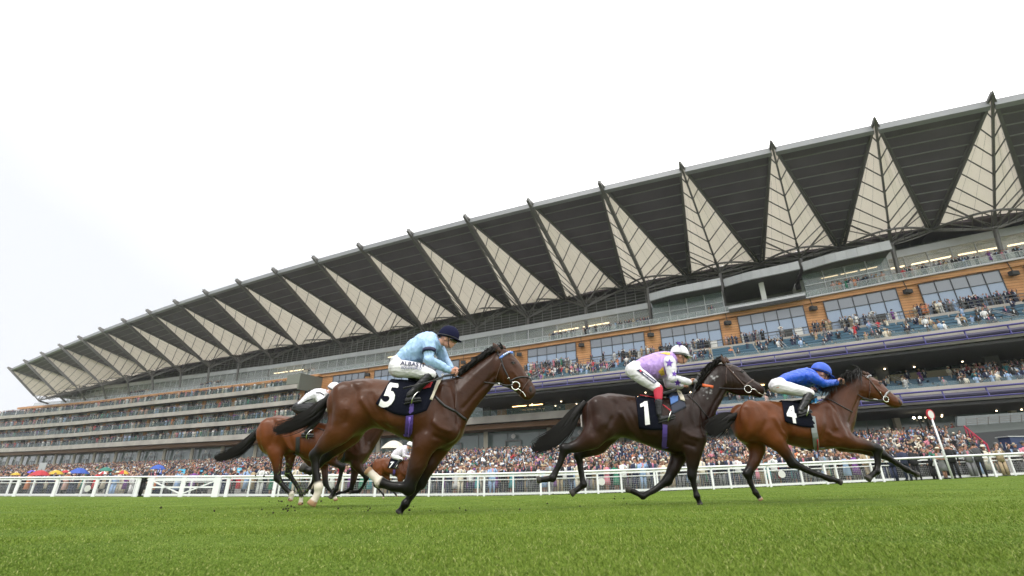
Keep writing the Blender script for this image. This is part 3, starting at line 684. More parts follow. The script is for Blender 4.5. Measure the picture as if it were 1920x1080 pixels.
    for pts_, wd_, am in (([(2.6, .05), (3.3, .3), (3.2, .55), (2.7, .8)], .040, -.014), ([(1.2, .15), (1.5, .5), (1.5, .9)], .03, -.011), ([(3.7, .13), (4.1, .2)], .035, .014),
        ([(4.3, .40), (4.7, .66), (5.2, .9)], .032, -.012), ([(3.7, .5), (4.3, .82), (5.1, .97)], .03, .016), ([(2.0, .2), (2.2, .5), (2.1, .75)], .05, .012),
        ([(9.0, .12), (8.8, .35), (9.2, .6)], .03, .012), ([(8.3, .2), (8.05, .5), (7.8, .78)], .04, -.016), ([(8.2, .66), (8.7, .74), (9.3, .8)], .03, .014), ([(8.3, .86), (9, .9)], .025, -.012),
        ([(10.3, .12), (10.4, .5), (10.2, .8)], .035, -.014), ([(9.7, .35), (9.8, .6)], .04, .012), ([(14.6, .76), (12.5, .72), (11, .70)], .022, -.011), ([(14.6, .28), (12.5, .3), (11, .35)], .04, .009), ([(15, .2), (14.3, .55), (13.6, .8)], .02, -.008),
        ([(5.3, .35), (5.15, .8)], .016, -.004), ([(5.8, .33), (5.65, .82)], .016, -.004), ([(6.3, .33), (6.15, .84)], .016, -.004), ([(6.8, .33), (6.65, .86)], .016, -.004), ([(7.3, .35), (7.15, .86)], .016, -.004),
        ([(h+.1, .45), (h+.7, .88), (h+1.7, .93)], .014, -.008), ([(h+1.6, .5), (h+3.4, .52)], .012, .008), ([(h+3.0, .2), (h+4.6, .3)], .014, .005), ([(h+.8, .22), (h+1.5, .17)], .014, .009), ([(h+2.2, .72), (h+3.9, .8)], .014, -.005), ([(h+4.6, .76), (h+6.6, .66)], .007, -.006), ([(h+1.2, .36), (h+1.7, .36)], .012, -.006)):
        Q = [np.array(tp_(*q)) for q in pts_]; dm = np.full(n, 9.)
        for a_, b_ in zip(Q[:-1], Q[1:]):
            d = (b_-a_)[[0, 2]]; t = np.clip(((co[:, [0, 2]]-a_[[0, 2]])@d)/(d@d), 0, 1); dm = np.minimum(dm, np.linalg.norm(co[:, [0, 2]]-(a_[[0, 2]]+t[:, None]*d), axis=1))
        disp += am*np.exp(-(dm/wd_)**2)*np.clip(np.abs(nrm_[:, 1])*1.6, 0, 1)
    if voxel < .016:
        from mathutils import noise as nz_
        msk = np.nonzero((np.abs(kind+9) < .1) | (kind < .2))[0]
        for i in msk:
            v = co[i]; a = nz_.noise(Vector((v[0]*7+v[2]*3, v[1]*5, v[2]*8-v[0]*2))); c_ = nz_.noise(Vector((v[0]*3, v[1]*3, v[2]*3+9)))
            disp[i] += .0035*math.exp(-(a/.05)**2)*max(0, c_+.25)+.003*c_
    ok = (np.abs(kind+9) < .1) | (kind < -.4); co = co+nrm_*(disp*ok)[:, None]; me.vertices.foreach_set('co', co.ravel()); me.update()
    C = np.tile(np.array(coat), (n, 1)); dk = np.array(dark)
    f = np.clip((kind+1.75)/1.5, 0, 1); f[kind < -5] = 0; C = C*(1-f[:, None])+dk*f[:, None]
    # dark shading of coat pigment: topline and muzzle
    zt = np.clip((np.interp(co[:, 0], [p.x for p in allp], [p.z for p in allp])-co[:, 2]), -.4, .6)
    pig = 1-darkness*np.clip(.5-zt, 0, 1); C *= pig[:, None]
    xr, xh = allp[0].x, allp[-1].x; gt = (co[:, 0]-xr)/(xh-xr); C *= np.interp(gt, [0, .28, .45, .6, .8, .88, 1], [1.12, 1.0, .76, .58, .52, .72, .8])[:, None]*(1 if len(coat) else 1)  # coat varies along the body; the lit rump is put into the colour
    if muzzle is not None:
        mz = np.array(A(*muzzle[:2], Y)); f = np.clip(1.3-np.linalg.norm(co-mz, axis=1)/muzzle[2], 0, 1)[:, None]; C = C*(1-f)+np.array([.02, .017, .015])*f
    cnt = 0; legof = []
    for side, pts, knee in legs: legof += [len(legof) and 0 or 0]*0+[cnt]*(len(pts)-1); cnt += 1
    legof = np.array(legof+[-1]); vl = legof[who]
    for i, (side, pts, knee) in enumerate(legs):
        last = len(pts)-1-knee; sel = (vl == i)
        if i in socks:
            f = np.clip((kind-(last-socks[i]))/.15, 0, 1)*sel; C = C*(1-f[:, None])+np.array([.55, .50, .42])*f[:, None]
        f = np.clip((kind-(last-.42))/.1, 0, 1)*sel; hc = np.array((.30, .18, .10) if i in socks else hoofcol); C = C*(1-f[:, None])+hc*f[:, None]
    if foam:
        fr = random.Random(4)
        for (zz, p, sp_, cnt_) in foam:
            for _i in range(cnt_):
                q = np.array(A(zz, (p[0]+fr.gauss(0, sp_), p[1]+fr.gauss(0, sp_)), Y)); r_ = fr.uniform(.008, .018); f = np.clip(1.3-np.linalg.norm((co-q)*np.array([1, .12, 1]), axis=1)/r_, 0, .55)[:, None]*(co[:, 1:2] < Y); C = C*(1-f)+.5*f
    if blaze:
        for (zz, p, r) in blaze:
            q = np.array(A(zz, p, Y)); f = np.clip(1.5-np.linalg.norm((co-q)*np.array([1, .8, 1]), axis=1)/r, 0, 1)[:, None]; C = C*(1-f)+.6*f
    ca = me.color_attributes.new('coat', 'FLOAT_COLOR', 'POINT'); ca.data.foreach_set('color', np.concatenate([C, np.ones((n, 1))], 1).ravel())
    H = Horse(); H.root = root; H.body = root_h; H.Z = Z; H.Y = Y; H.bvh = bvh_of([root_h])
    # tail
    TZ, tp, tw = tail; TP = [A(TZ, p, Y-.02) for p in tp]; s_ = mpp(TZ, tp[0], Y)*tw
    def tpath(rg, u):
        L_ = rg.uniform(.5, 1.08); a = rg.gauss(0, .38); b = rg.gauss(0, .3); fz = rg.uniform(.3, 1)
        out = []
        for i in range(9):
            t = i/8*L_; p = curve_pts(TP, min(t, .999)); d = (curve_pts(TP, min(t+.02, .999))-curve_pts(TP, max(t-.02, 0))).normalized(); nn_ = d.cross(SIDE)
            sp_ = s_*math.sin(min(1, t*1.5+.12)*1.45)
            out.append(p+nn_*a*sp_+SIDE*b*sp_*.8+nn_*.012*math.sin(t*9+fz*6)*fz)
        return out
    locks('tail', black_hair, root, None, tpath, 420, .024, 5)
    mbd = MB(); mbd.tube([TP[0]+(TP[0]-TP[1]).normalized()*.05]+[curve_pts(TP, t) for t in (.05, .15, .3, .45, .6)], [.045, .05, .06, .06, .045, .01], 10); mbd.build('tail_dock', black_hair, root, True)
    # mane: list of crest points and flow direction
    MZ, mp_, mdir, ml = mane; MP = [A(MZ, p, Y)-Vector((0, 0, .035)) for p in mp_]; md = Vector(mdir)
    def mpath(rg, u):
        r0 = curve_pts(MP, u)+SIDE*rg.uniform(-.03, .025); l_ = ml*rg.uniform(.45, 1.1); dd = (md+Vector((rg.gauss(0, .18), -.25+rg.gauss(0, .3), rg.gauss(0, .2)))).normalized(); out = []
        for i in range(7):
            t = i/6; out.append(r0+dd*l_*t+Vector((0, -.03*t, -.35*l_*t*t))+Vector((0, 0, .035*math.sin(math.pi*t))))
        return out
    locks('mane', black_hair, root, None, mpath, 460, .024, 9)
    # ears
    for i, (zz, base, tip_, wd) in enumerate(ears):
        yy = Y+(-.055 if i == 0 else .06); a = A(zz, base, yy); b = A(zz, tip_, yy-.01 if i == 0 else yy+.01); mb = MB(); r_ = wd*mpp(zz, base, Y)
        mb.tube([a-(b-a)*.15, lerp(a, b, .15), lerp(a, b, .45), lerp(a, b, .8), b], [r_*.75, r_, r_*1.02, r_*.5, .003], 10, [r_*.5, r_*.6, r_*.5, r_*.25, .002], side=SIDE)
        e = mb.build('ear', mat(name+'_ear', tuple(.6*x for x in coat), .6), root, True)
    return H
def wrinkle(o, amp, sc, st=(1, 1, 1), ridge=True, seed=0):
    from mathutils import noise
    me = o.data; n = len(me.vertices); co = np.empty(n*3); me.vertices.foreach_get('co', co); nr = np.empty(n*3); me.vertices.foreach_get('normal', nr); co = co.reshape(-1, 3); nr = nr.reshape(-1, 3)
    q = co*np.array(st)*sc+np.array([seed*7.3, seed*3.1, 0]); h = np.empty(n); N_ = noise.noise
    for i in range(n):
        a = N_(Vector(q[i])); b = N_(Vector(q[i]*2.3+5)); h[i] = (1-abs(a)*2.2)*.7+(1-abs(b)*2.2)*.35-.5
    co = co+nr*(h*amp)[:, None]; me.vertices.foreach_set('co', co.ravel()); me.update()
def cast(H, q, lift=.008):
    d = ray(*q).normalized(); hit = H.bvh.ray_cast(CAM, d)
    if hit[0] is None: return None
    return hit[0]+hit[1]*lift
def strap(H, name, Z, pts, w_, m, thick=.006, fall=-.13, parent=None, sub=6, lift=.006):
    """a leather strap laid on the horse's near side along the traced line, flat side out"""
    qs = []
    for i in range(len(pts)-1):
        for j in range(sub): t = j/sub; qs.append(px(Z, (pts[i][0]*(1-t)+pts[i+1][0]*t, pts[i][1]*(1-t)+pts[i+1][1]*t)))
    qs.append(px(Z, pts[-1])); P = []
    for q in qs:
        c = cast(H, q, lift); P.append(c if c is not None and abs(c.y-H.Y) < .5 else None)
    last = None
    for i in range(len(P)):
        if P[i] is None:
            yy = (H.Y+fall) if fall is not None else (last.y if last else H.Y-.1)
            P[i] = at(qs[i][0], qs[i][1], yy)
        last = P[i]
    mb = MB(); mb.tube(P, w_/2, 6, thick/2+.002, side=None)
    return mb.build(name, m, parent or H.root, True)
def patch(H, name, Z, quad, m, nu=14, nv=12, lift=.016, parent=None, mirror=True, sag=0):
    """cloth laid on the back: quad TL TR BR BL in traced pixels; mirrored to the far side"""
    vs = []; 
    for j in range(nv+1):
        for i in range(nu+1):
            u, v = i/nu, j/nv
            x = (quad[0][0]*(1-u)+quad[1][0]*u)*(1-v)+(quad[3][0]*(1-u)+quad[2][0]*u)*v
            y = (quad[0][1]*(1-u)+quad[1][1]*u)*(1-v)+(quad[3][1]*(1-u)+quad[2][1]*u)*v+sag*math.sin(math.pi*u)*v
            c = cast(H, px(Z, (x, y)), lift); vs.append(c)
    # holes: take nearest valid in the row below
    for j in range(nv, -1, -1):
        for i in range(nu+1):
            k = j*(nu+1)+i
            if vs[k] is None:
                b = vs[k+nu+1] if j < nv else None
                u, v = i/nu, j/nv
                x = (quad[0][0]*(1-u)+quad[1][0]*u)*(1-v)+(quad[3][0]*(1-u)+quad[2][0]*u)*v; y = (quad[0][1]*(1-u)+quad[1][1]*u)*(1-v)+(quad[3][1]*(1-u)+quad[2][1]*u)*v
                q = px(Z, (x, y)); yy = min(H.Y, (b.y+.045) if b else H.Y-.15); vs[k] = at(q[0], q[1], yy)
    fs = [(j*(nu+1)+i, j*(nu+1)+i+1, (j+1)*(nu+1)+i+1, (j+1)*(nu+1)+i) for j in range(nv) for i in range(nu)]
    mb = MB(); mb.add(vs, fs)
    if mirror:
        mb.add([Vector((v.x, 2*H.Y-v.y, v.z)) for v in vs], [f[::-1] for f in fs]); nn_ = len(vs)
        mb.f += [(i, i+1, nn_+i+1, nn_+i) for i in range(nu)]; mb.m += [0]*nu
    o = mb.build(name, m, parent or H.root, True)
    so = o.modifiers.new('thick', 'SOLIDIFY'); so.thickness = .008; so.offset = 1
    return o
def glyphs(text, bold=0.0, shear=0):
    cu = bpy.data.curves.new('txt', 'FONT'); cu.body = text; cu.size = 1; cu.offset = bold; cu.shear = shear; cu.resolution_u = 3
    o = bpy.data.objects.new('txt', cu); COL.objects.link(o); dg = bpy.context.evaluated_depsgraph_get(); dg.update()
    me = bpy.data.meshes.new_from_object(o.evaluated_get(dg)); bm = bmesh.new(); bm.from_mesh(me)
    bmesh.ops.triangulate(bm, faces=bm.faces)
    bmesh.ops.subdivide_edges(bm, edges=[e for e in bm.edges if e.calc_length() > .18], cuts=2, use_grid_fill=True); bmesh.ops.triangulate(bm, faces=bm.faces)
    vs = [v.co.copy() for v in bm.verts]; fs = [tuple(v.index for v in f.verts) for f in bm.faces]; bm.free(); bpy.data.objects.remove(o)
    return vs, fs
def decal(bvh, name, Z, org, ex, ey, vf, m, parent, lift=.02, side='cam'):
    """flat marking (glyph outline) laid on a surface; org/ex/ey in traced pixels of its local frame"""
    vs, fs = vf; out = []; ly = None
    for v in vs:
        q = px(Z, (org[0]+ex[0]*v.x+ey[0]*v.y, org[1]+ex[1]*v.x+ey[1]*v.y)); d = ray(*q).normalized(); h = bvh.ray_cast(CAM, d)
        if h[0] is None: out.append(at(q[0], q[1], ly if ly else 6)); continue
        p = h[0]-d*lift; ly = p.y; out.append(p)
    mb = MB(); mb.add(out, fs); return mb.build(name, m, parent)
def ringbit(H, Z, p, r, parent, wire=.006):
    c = cast(H, px(Z, p), .02) or A(Z, p, H.Y-.1); R_ = r*mpp(Z, p, H.Y); mb = MB()
    pts = [c+Vector((math.cos(a)*R_, 0, math.sin(a)*R_)) for a in [2*math.pi*i/20 for i in range(21)]]
    mb.tube(pts, wire, 6); return mb.build('bit_ring', chrome, parent, True)
def eye(H, Z, p, r=.022):
    c = cast(H, px(Z, p), -.010)
    if c is None: return
    mb = MB(); mb.ell(c, (r, r, r)); mb.build('eye', mat('horse_eye', (.008, .005, .004), .08, coat=.6), H.root, True)
    mb = MB(); mb.tube([c+Vector((-r*1.5, -r*.5, r*.1)), c+Vector((-r*.3, -r*1.0, r*1.0)), c+Vector((r*1.4, -r*.5, r*.3))], .007, 6); mb.build('eyelid', mat('eyelid', (.02, .012, .01), .5), H.root, True)
def nostril(H, Z, p, r=.022):
    c = cast(H, px(Z, p), -.006)
    if c is None: return
    mb = MB(); mb.ell(c, (r*.8, r*.55, r*1.3)); mb.build('nostril', mat('nostril', (.012, .006, .006), .6), H.root, True)
# ---- horse number five
bay = (.080, .026, .008); bay_d = (.006, .005, .004)
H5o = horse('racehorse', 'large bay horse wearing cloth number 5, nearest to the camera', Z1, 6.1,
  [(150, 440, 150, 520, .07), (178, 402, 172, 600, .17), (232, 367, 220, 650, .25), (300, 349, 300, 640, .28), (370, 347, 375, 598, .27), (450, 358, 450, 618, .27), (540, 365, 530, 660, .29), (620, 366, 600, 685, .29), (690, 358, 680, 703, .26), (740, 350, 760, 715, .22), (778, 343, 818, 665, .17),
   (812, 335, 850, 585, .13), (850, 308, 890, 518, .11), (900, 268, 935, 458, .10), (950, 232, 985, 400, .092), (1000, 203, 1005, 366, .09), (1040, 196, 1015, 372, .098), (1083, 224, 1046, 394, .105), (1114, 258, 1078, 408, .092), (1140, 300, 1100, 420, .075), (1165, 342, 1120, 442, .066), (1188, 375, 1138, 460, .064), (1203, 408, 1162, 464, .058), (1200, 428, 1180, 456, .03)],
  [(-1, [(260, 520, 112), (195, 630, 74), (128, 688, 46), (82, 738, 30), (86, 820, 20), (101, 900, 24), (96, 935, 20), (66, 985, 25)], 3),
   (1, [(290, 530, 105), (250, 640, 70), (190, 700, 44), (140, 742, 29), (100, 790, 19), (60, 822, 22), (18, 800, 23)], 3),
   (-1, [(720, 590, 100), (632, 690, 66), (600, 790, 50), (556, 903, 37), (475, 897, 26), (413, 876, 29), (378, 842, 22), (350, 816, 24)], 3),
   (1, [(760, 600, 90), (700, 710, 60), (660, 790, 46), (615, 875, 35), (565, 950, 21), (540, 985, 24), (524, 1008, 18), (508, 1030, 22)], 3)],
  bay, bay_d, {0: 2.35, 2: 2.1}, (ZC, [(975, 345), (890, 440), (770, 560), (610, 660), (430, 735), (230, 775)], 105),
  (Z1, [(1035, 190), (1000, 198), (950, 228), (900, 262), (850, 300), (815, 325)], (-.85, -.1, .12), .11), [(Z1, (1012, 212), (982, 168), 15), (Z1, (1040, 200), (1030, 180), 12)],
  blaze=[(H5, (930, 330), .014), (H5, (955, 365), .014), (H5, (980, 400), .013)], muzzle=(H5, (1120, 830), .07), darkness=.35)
eye(H5o, H5, (868, 392)); nostril(H5o, H5, (1118, 768), .03)
# ---- horse number one
H1o = horse('racehorse', 'dark brown horse wearing cloth number 1, running second behind the leader', Z2, 7.37,
  [(350, 455, 352, 560, .07), (376, 424, 372, 630, .17), (430, 386, 425, 665, .25), (510, 368, 505, 655, .28), (590, 378, 588, 632, .27), (680, 392, 680, 660, .28), (770, 400, 770, 697, .29), (860, 400, 850, 722, .28), (925, 388, 915, 735, .26), (985, 370, 985, 735, .22), (1020, 355, 1050, 700, .17),
   (1040, 335, 1100, 630, .13), (1058, 300, 1138, 535, .11), (1085, 262, 1165, 470, .10), (1120, 222, 1195, 420, .095), (1160, 190, 1212, 380, .095),
   (560, 262, 515, 700, .10, H1), (680, 300, 625, 745, .105, H1), (790, 370, 725, 770, .09, H1), (880, 475, 830, 770, .075, H1), (960, 530, 920, 765, .066, H1), (1040, 575, 990, 792, .064, H1), (1100, 622, 1050, 808, .058, H1), (1118, 680, 1085, 780, .03, H1)],
  [(-1, [(470, 560, 105), (400, 650, 72), (320, 690, 42), (250, 705, 33), (222, 790, 20), (178, 878, 24), (140, 886, 19), (90, 890, 22)], 3),
   (1, [(490, 600, 95), (440, 690, 62), (385, 715, 42), (332, 742, 29), (348, 840, 19), (362, 915, 24), (335, 940, 18), (290, 970, 22)], 3),
   (-1, [(1010, 640, 95), (1015, 730, 60), (1012, 790, 44), (1008, 862, 29), (1022, 930, 17), (1038, 985, 21), (1048, 1010, 16), (1057, 1035, 19)], 3),
   (1, [(960, 660, 90), (925, 760, 52), (900, 820, 42), (862, 892, 31), (785, 950, 19), (715, 985, 22), (668, 962, 18), (622, 944, 21)], 3)],
  (.030, .012, .007), (.006, .005, .004), {}, (Z2, [(362, 440), (310, 500), (250, 585), (180, 650), (110, 690), (55, 712)], 52),
  (Z2, [(1190, 165), (1150, 195), (1110, 225), (1080, 260), (1055, 300), (1030, 330)], (-.7, -.1, .5), .12), [(H1, (480, 250), (430, 130), 36), (H1, (540, 240), (490, 150), 28)],
  muzzle=(H1, (1090, 720), .05), darkness=.3, foam=[(H1, (290, 510), 28, 12), (H1, (200, 730), 38, 26), (Z2, (1115, 545), 8, 6)])
eye(H1o, H1, (760, 395)); nostril(H1o, H1, (1085, 640), .024)
# ---- horse number four
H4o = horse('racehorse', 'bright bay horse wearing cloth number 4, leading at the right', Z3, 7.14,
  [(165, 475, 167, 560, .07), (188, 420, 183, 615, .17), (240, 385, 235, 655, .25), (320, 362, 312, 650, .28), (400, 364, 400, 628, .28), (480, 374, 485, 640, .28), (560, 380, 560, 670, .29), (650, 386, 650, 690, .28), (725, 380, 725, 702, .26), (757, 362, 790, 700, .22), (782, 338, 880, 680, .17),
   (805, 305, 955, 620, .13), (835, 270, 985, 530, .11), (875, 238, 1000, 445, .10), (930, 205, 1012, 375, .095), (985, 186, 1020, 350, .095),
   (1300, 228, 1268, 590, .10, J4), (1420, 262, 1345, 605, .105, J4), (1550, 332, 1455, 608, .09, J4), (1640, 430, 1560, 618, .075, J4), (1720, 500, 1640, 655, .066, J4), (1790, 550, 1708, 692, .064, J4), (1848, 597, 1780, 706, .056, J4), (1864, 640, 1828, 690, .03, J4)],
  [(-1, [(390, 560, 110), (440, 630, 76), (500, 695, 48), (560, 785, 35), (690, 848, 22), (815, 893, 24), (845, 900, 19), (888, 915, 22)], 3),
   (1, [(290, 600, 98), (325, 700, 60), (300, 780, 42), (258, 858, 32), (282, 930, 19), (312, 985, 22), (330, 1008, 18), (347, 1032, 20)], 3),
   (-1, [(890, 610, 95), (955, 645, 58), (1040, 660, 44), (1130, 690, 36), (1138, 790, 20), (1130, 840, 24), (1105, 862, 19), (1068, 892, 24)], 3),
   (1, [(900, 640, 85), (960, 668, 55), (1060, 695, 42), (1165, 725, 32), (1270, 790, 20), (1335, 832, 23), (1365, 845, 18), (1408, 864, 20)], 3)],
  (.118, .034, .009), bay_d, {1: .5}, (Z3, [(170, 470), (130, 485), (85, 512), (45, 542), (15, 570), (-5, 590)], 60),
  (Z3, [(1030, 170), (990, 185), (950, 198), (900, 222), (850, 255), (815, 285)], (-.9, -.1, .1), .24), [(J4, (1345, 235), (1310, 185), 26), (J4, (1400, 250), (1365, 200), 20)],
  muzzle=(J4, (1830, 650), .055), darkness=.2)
eye(H4o, J4, (1553, 362)); nostril(H4o, J4, (1820, 612), .024)
# ---- the two horses tucked in behind number five
HAo = horse('racehorse', 'bay horse under the black and white jockey, tail streaming, behind number 5', Z4, 9.0,
  [(402, 440, 402, 560, .07), (430, 400, 428, 610, .17), (480, 358, 478, 640, .25), (550, 336, 552, 620, .28), (640, 352, 640, 612, .27), (700, 372, 700, 640, .28), (760, 384, 750, 668, .29), (830, 392, 815, 688, .28), (890, 398, 880, 698, .26), (940, 395, 940, 692, .22), (975, 385, 985, 660, .17),
   (1010, 365, 1040, 600, .13), (1050, 320, 1090, 520, .11), (1090, 280, 1140, 450, .10), (1130, 245, 1175, 390, .095), (1165, 225, 1195, 360, .095), (1195, 215, 1205, 355, .10), (1235, 235, 1215, 370, .10), (1270, 265, 1245, 380, .09), (1300, 300, 1275, 385, .07), (1330, 330, 1300, 395, .06), (1355, 355, 1325, 400, .05), (1362, 370, 1340, 402, .03)],
  [(-1, [(210, -40, 150, ZA), (270, 230, 110, ZA), (290, 400, 68, ZA), (288, 550, 52, ZA), (395, 690, 33, ZA), (478, 762, 42, ZA), (480, 800, 36, ZA), (462, 850, 40, ZA)], 3),
   (1, [(380, 0, 140, ZA), (470, 230, 95, ZA), (455, 370, 60, ZA), (428, 480, 48, ZA), (545, 640, 30, ZA), (612, 775, 34, ZA), (610, 830, 32, ZA), (600, 905, 40, ZA)], 3),
   (-1, [(820, 150, 130, ZA), (900, 280, 80, ZA), (1030, 330, 62, ZA), (1165, 395, 48, ZA), (1130, 560, 30, ZA), (1085, 700, 34, ZA), (1050, 745, 30, ZA), (1005, 815, 38, ZA)], 3),
   (1, [(860, 200, 120, ZA), (920, 370, 72, ZA), (930, 500, 54, ZA), (935, 620, 42, ZA), (985, 700, 28, ZA), (1040, 750, 30, ZA), (1060, 790, 28, ZA), (1078, 850, 34, ZA)], 3)],
  (.115, .032, .008), bay_d, {0: 2.2, 1: 1.5, 3: .8}, (Z4, [(410, 445), (365, 500), (300, 565), (230, 615), (150, 645), (85, 648)], 40),
  (Z4, [(1190, 215), (1150, 230), (1100, 265), (1050, 315)], (-.8, -.1, .2), .08), [(Z4, (1180, 222), (1165, 200), 12), (Z4, (1200, 218), (1190, 200), 10)], voxel=.02, muzzle=(Z4, (1350, 385), .05))
HBo = horse('racehorse', 'brown horse mostly hidden behind number 5, forelegs folded in mid-stride', Z4, 9.9,
  [(690, 480, 690, 570, .07), (712, 455, 710, 610, .17), (750, 435, 748, 635, .25), (800, 425, 800, 630, .28), (850, 430, 850, 625, .27), (910, 438, 908, 645, .28), (970, 442, 968, 668, .29), (1030, 440, 1030, 690, .28), (1080, 438, 1085, 700, .26), (1120, 430, 1135, 705, .22), (1150, 415, 1190, 668, .17),
   (1180, 395, 1235, 600, .13), (1215, 360, 1275, 530, .11), (1250, 325, 1310, 460, .10), (1285, 300, 1340, 415, .095), (1320, 285, 1350, 395, .095), (1350, 290, 1355, 395, .10), (1385, 305, 1370, 400, .10), (1415, 325, 1395, 405, .09), (1440, 345, 1415, 410, .07), (1465, 365, 1440, 415, .06), (1480, 380, 1460, 420, .05), (1486, 392, 1472, 420, .03)],
  [(-1, [(600, 60, 130, ZA), (700, 260, 90, ZA), (760, 380, 58, ZA), (800, 480, 44, ZA), (770, 600, 28, ZA), (720, 680, 30, ZA), (690, 720, 27, ZA), (650, 760, 32, ZA)], 3),
   (1, [(640, 60, 120, ZA), (740, 280, 85, ZA), (800, 420, 52, ZA), (840, 520, 40, ZA), (800, 640, 26, ZA), (760, 740, 30, ZA), (790, 775, 26, ZA), (820, 800, 32, ZA)], 3),
   (-1, [(1400, 200, 130, ZA), (1350, 370, 85, ZA), (1430, 460, 56, ZA), (1492, 545, 40, ZA), (1450, 650, 25, ZA), (1395, 728, 29, ZA), (1335, 740, 26, ZA), (1265, 742, 30, ZA)], 3),
   (1, [(1380, 260, 120, ZA), (1340, 440, 72, ZA), (1315, 580, 52, ZA), (1285, 695, 38, ZA), (1190, 742, 26, ZA), (1120, 748, 29, ZA), (1080, 770, 26, ZA), (1035, 790, 30, ZA)], 3)],
  (.065, .024, .010), bay_d, {}, (Z4, [(695, 480), (660, 520), (620, 560), (590, 600)], 34),
  (Z4, [(1345, 285), (1310, 290), (1270, 310), (1225, 350)], (-.8, -.1, .2), .08), [(Z4, (1335, 290), (1325, 275), 10), (Z4, (1350, 288), (1345, 275), 9)], voxel=.022, muzzle=(Z4, (1475, 405), .05))
HCo = horse('racehorse', 'small distant bay horse wearing cloth number 7, trailing along the rail', ZB, 19.6,
  [(288, 510, 290, 590, .07), (306, 470, 304, 625, .17), (345, 440, 340, 655, .25), (400, 420, 400, 655, .28), (450, 418, 450, 640, .27), (510, 425, 510, 645, .28), (570, 436, 565, 668, .29), (630, 446, 620, 692, .28), (680, 448, 675, 708, .26), (725, 444, 735, 715, .22), (765, 432, 785, 700, .17),
   (800, 415, 830, 640, .13), (830, 385, 865, 570, .11), (865, 355, 900, 520, .10), (895, 335, 925, 470, .095), (925, 325, 940, 445, .095), (950, 325, 950, 445, .10), (980, 345, 965, 455, .10), (1005, 370, 985, 462, .09), (1030, 395, 1005, 470, .07), (1055, 420, 1030, 478, .06), (1070, 440, 1045, 482, .05), (1075, 455, 1060, 482, .03)],
  [(-1, [(360, 560, 90), (340, 680, 62), (322, 740, 40), (312, 790, 28), (365, 850, 16), (425, 918, 18), (430, 940, 15), (418, 968, 17)], 3),
   (1, [(420, 600, 80), (470, 690, 50), (495, 750, 34), (500, 800, 25), (545, 865, 15), (592, 915, 17), (600, 930, 14), (612, 945, 16)], 3),
   (-1, [(690, 610, 80), (650, 710, 48), (650, 770, 34), (655, 840, 26), (700, 890, 15), (740, 900, 17), (760, 915, 14), (780, 930, 16)], 3),
   (1, [(720, 640, 70), (790, 720, 44), (840, 760, 32), (885, 795, 24), (870, 850, 14), (850, 885, 16), (830, 905, 14), (802, 930, 16)], 3)],
  (.115, .032, .008), bay_d, {0: .8, 1: .8, 3: 1.6}, (ZB, [(290, 500), (265, 540), (240, 570), (200, 590)], 26),
  (ZB, [(940, 325), (910, 330), (870, 350), (830, 385)], (-.8, -.1, .2), .08), [(ZB, (930, 330), (925, 305), 9), (ZB, (945, 328), (942, 306), 8)], voxel=.03, muzzle=(ZB, (1060, 465), .05))
# ------------------------------------------------------------------ riders
skin = mat('skin', (.52, .27, .19), .5, noise=.12, nscale=25, bump=.15, bscale=120, spec=.35)
white_c = mat('white_riding_cloth', (.66, .65, .68), .75, noise=.05, nscale=6, bump=.55, bscale=11)
boot_m = mat('polished_black_boot', (.008, .008, .009), .35, spec=.4, bump=.3, bscale=20)
sole_m = mat('boot_sole', (.03, .03, .03), .7)
goggle = mat('dark_goggles', (.01, .01, .012), .15, spec=.8)
def tubeY(mb, Z, pts, Y, lats, latr=.95, n=12):
    P = [A(Z, p, Y+l) for p, l in zip(pts, lats)]; Rr = [p[2]*mpp(Z, p, Y+l) for p, l in zip(pts, lats)]
    mb.tube(P, Rr, n, [r*latr for r in Rr], side=None); 
    mb.ell(P[0], (Rr[0]*.95,)*3); mb.ell(P[-1], (Rr[-1]*.95,)*3)
    for i in range(1, len(P)-1): mb.ell(P[i], (Rr[i]*.98,)*3)
    return P, Rr
def scl(pts, f): return [(p[0], p[1], p[2]*f) for p in pts]
def hand(mb, W, d, curl, thumb_up):
    """a fist closed on the reins: palm, four unequal fingers, thumb from the side of the palm"""
    d = d.normalized(); s_ = d.cross(thumb_up).normalized(); u = s_.cross(d).normalized()
    c = W+d*.045; mb.tube([W-d*.02, W+d*.01, c, W+d*.085], [.024, .028, .04, .036], 10, [.02, .02, .018, .017], side=s_)
    for i, (ln, r) in enumerate(((.040, .0105), (.044, .011), (.041, .0105), (.034, .0095))):
        b = W+d*.088+u*(.030-.020*i); k1 = b+d*ln*.45+s_*curl*.012; k2 = k1+s_*curl*.028-d*.004; k3 = k2-d*.030+s_*curl*.003
        mb.tube([b-d*.015, b, k1, k2, k3], [r, r*1.08, r*1.02, r*.95, r*.8], 8); mb.ell(b, (r*1.15,)*3); mb.ell(k3, (r*.8,)*3)
    t0 = W+d*.03+u*.030; t1 = t0+d*.030+u*.018+s_*curl*.008; t2 = t1+d*.026-u*.002+s_*curl*.014
    mb.tube([t0-u*.01, t0, t1, t2], [.012, .0135, .012, .009], 8); mb.ell(t2, (.009,)*3)
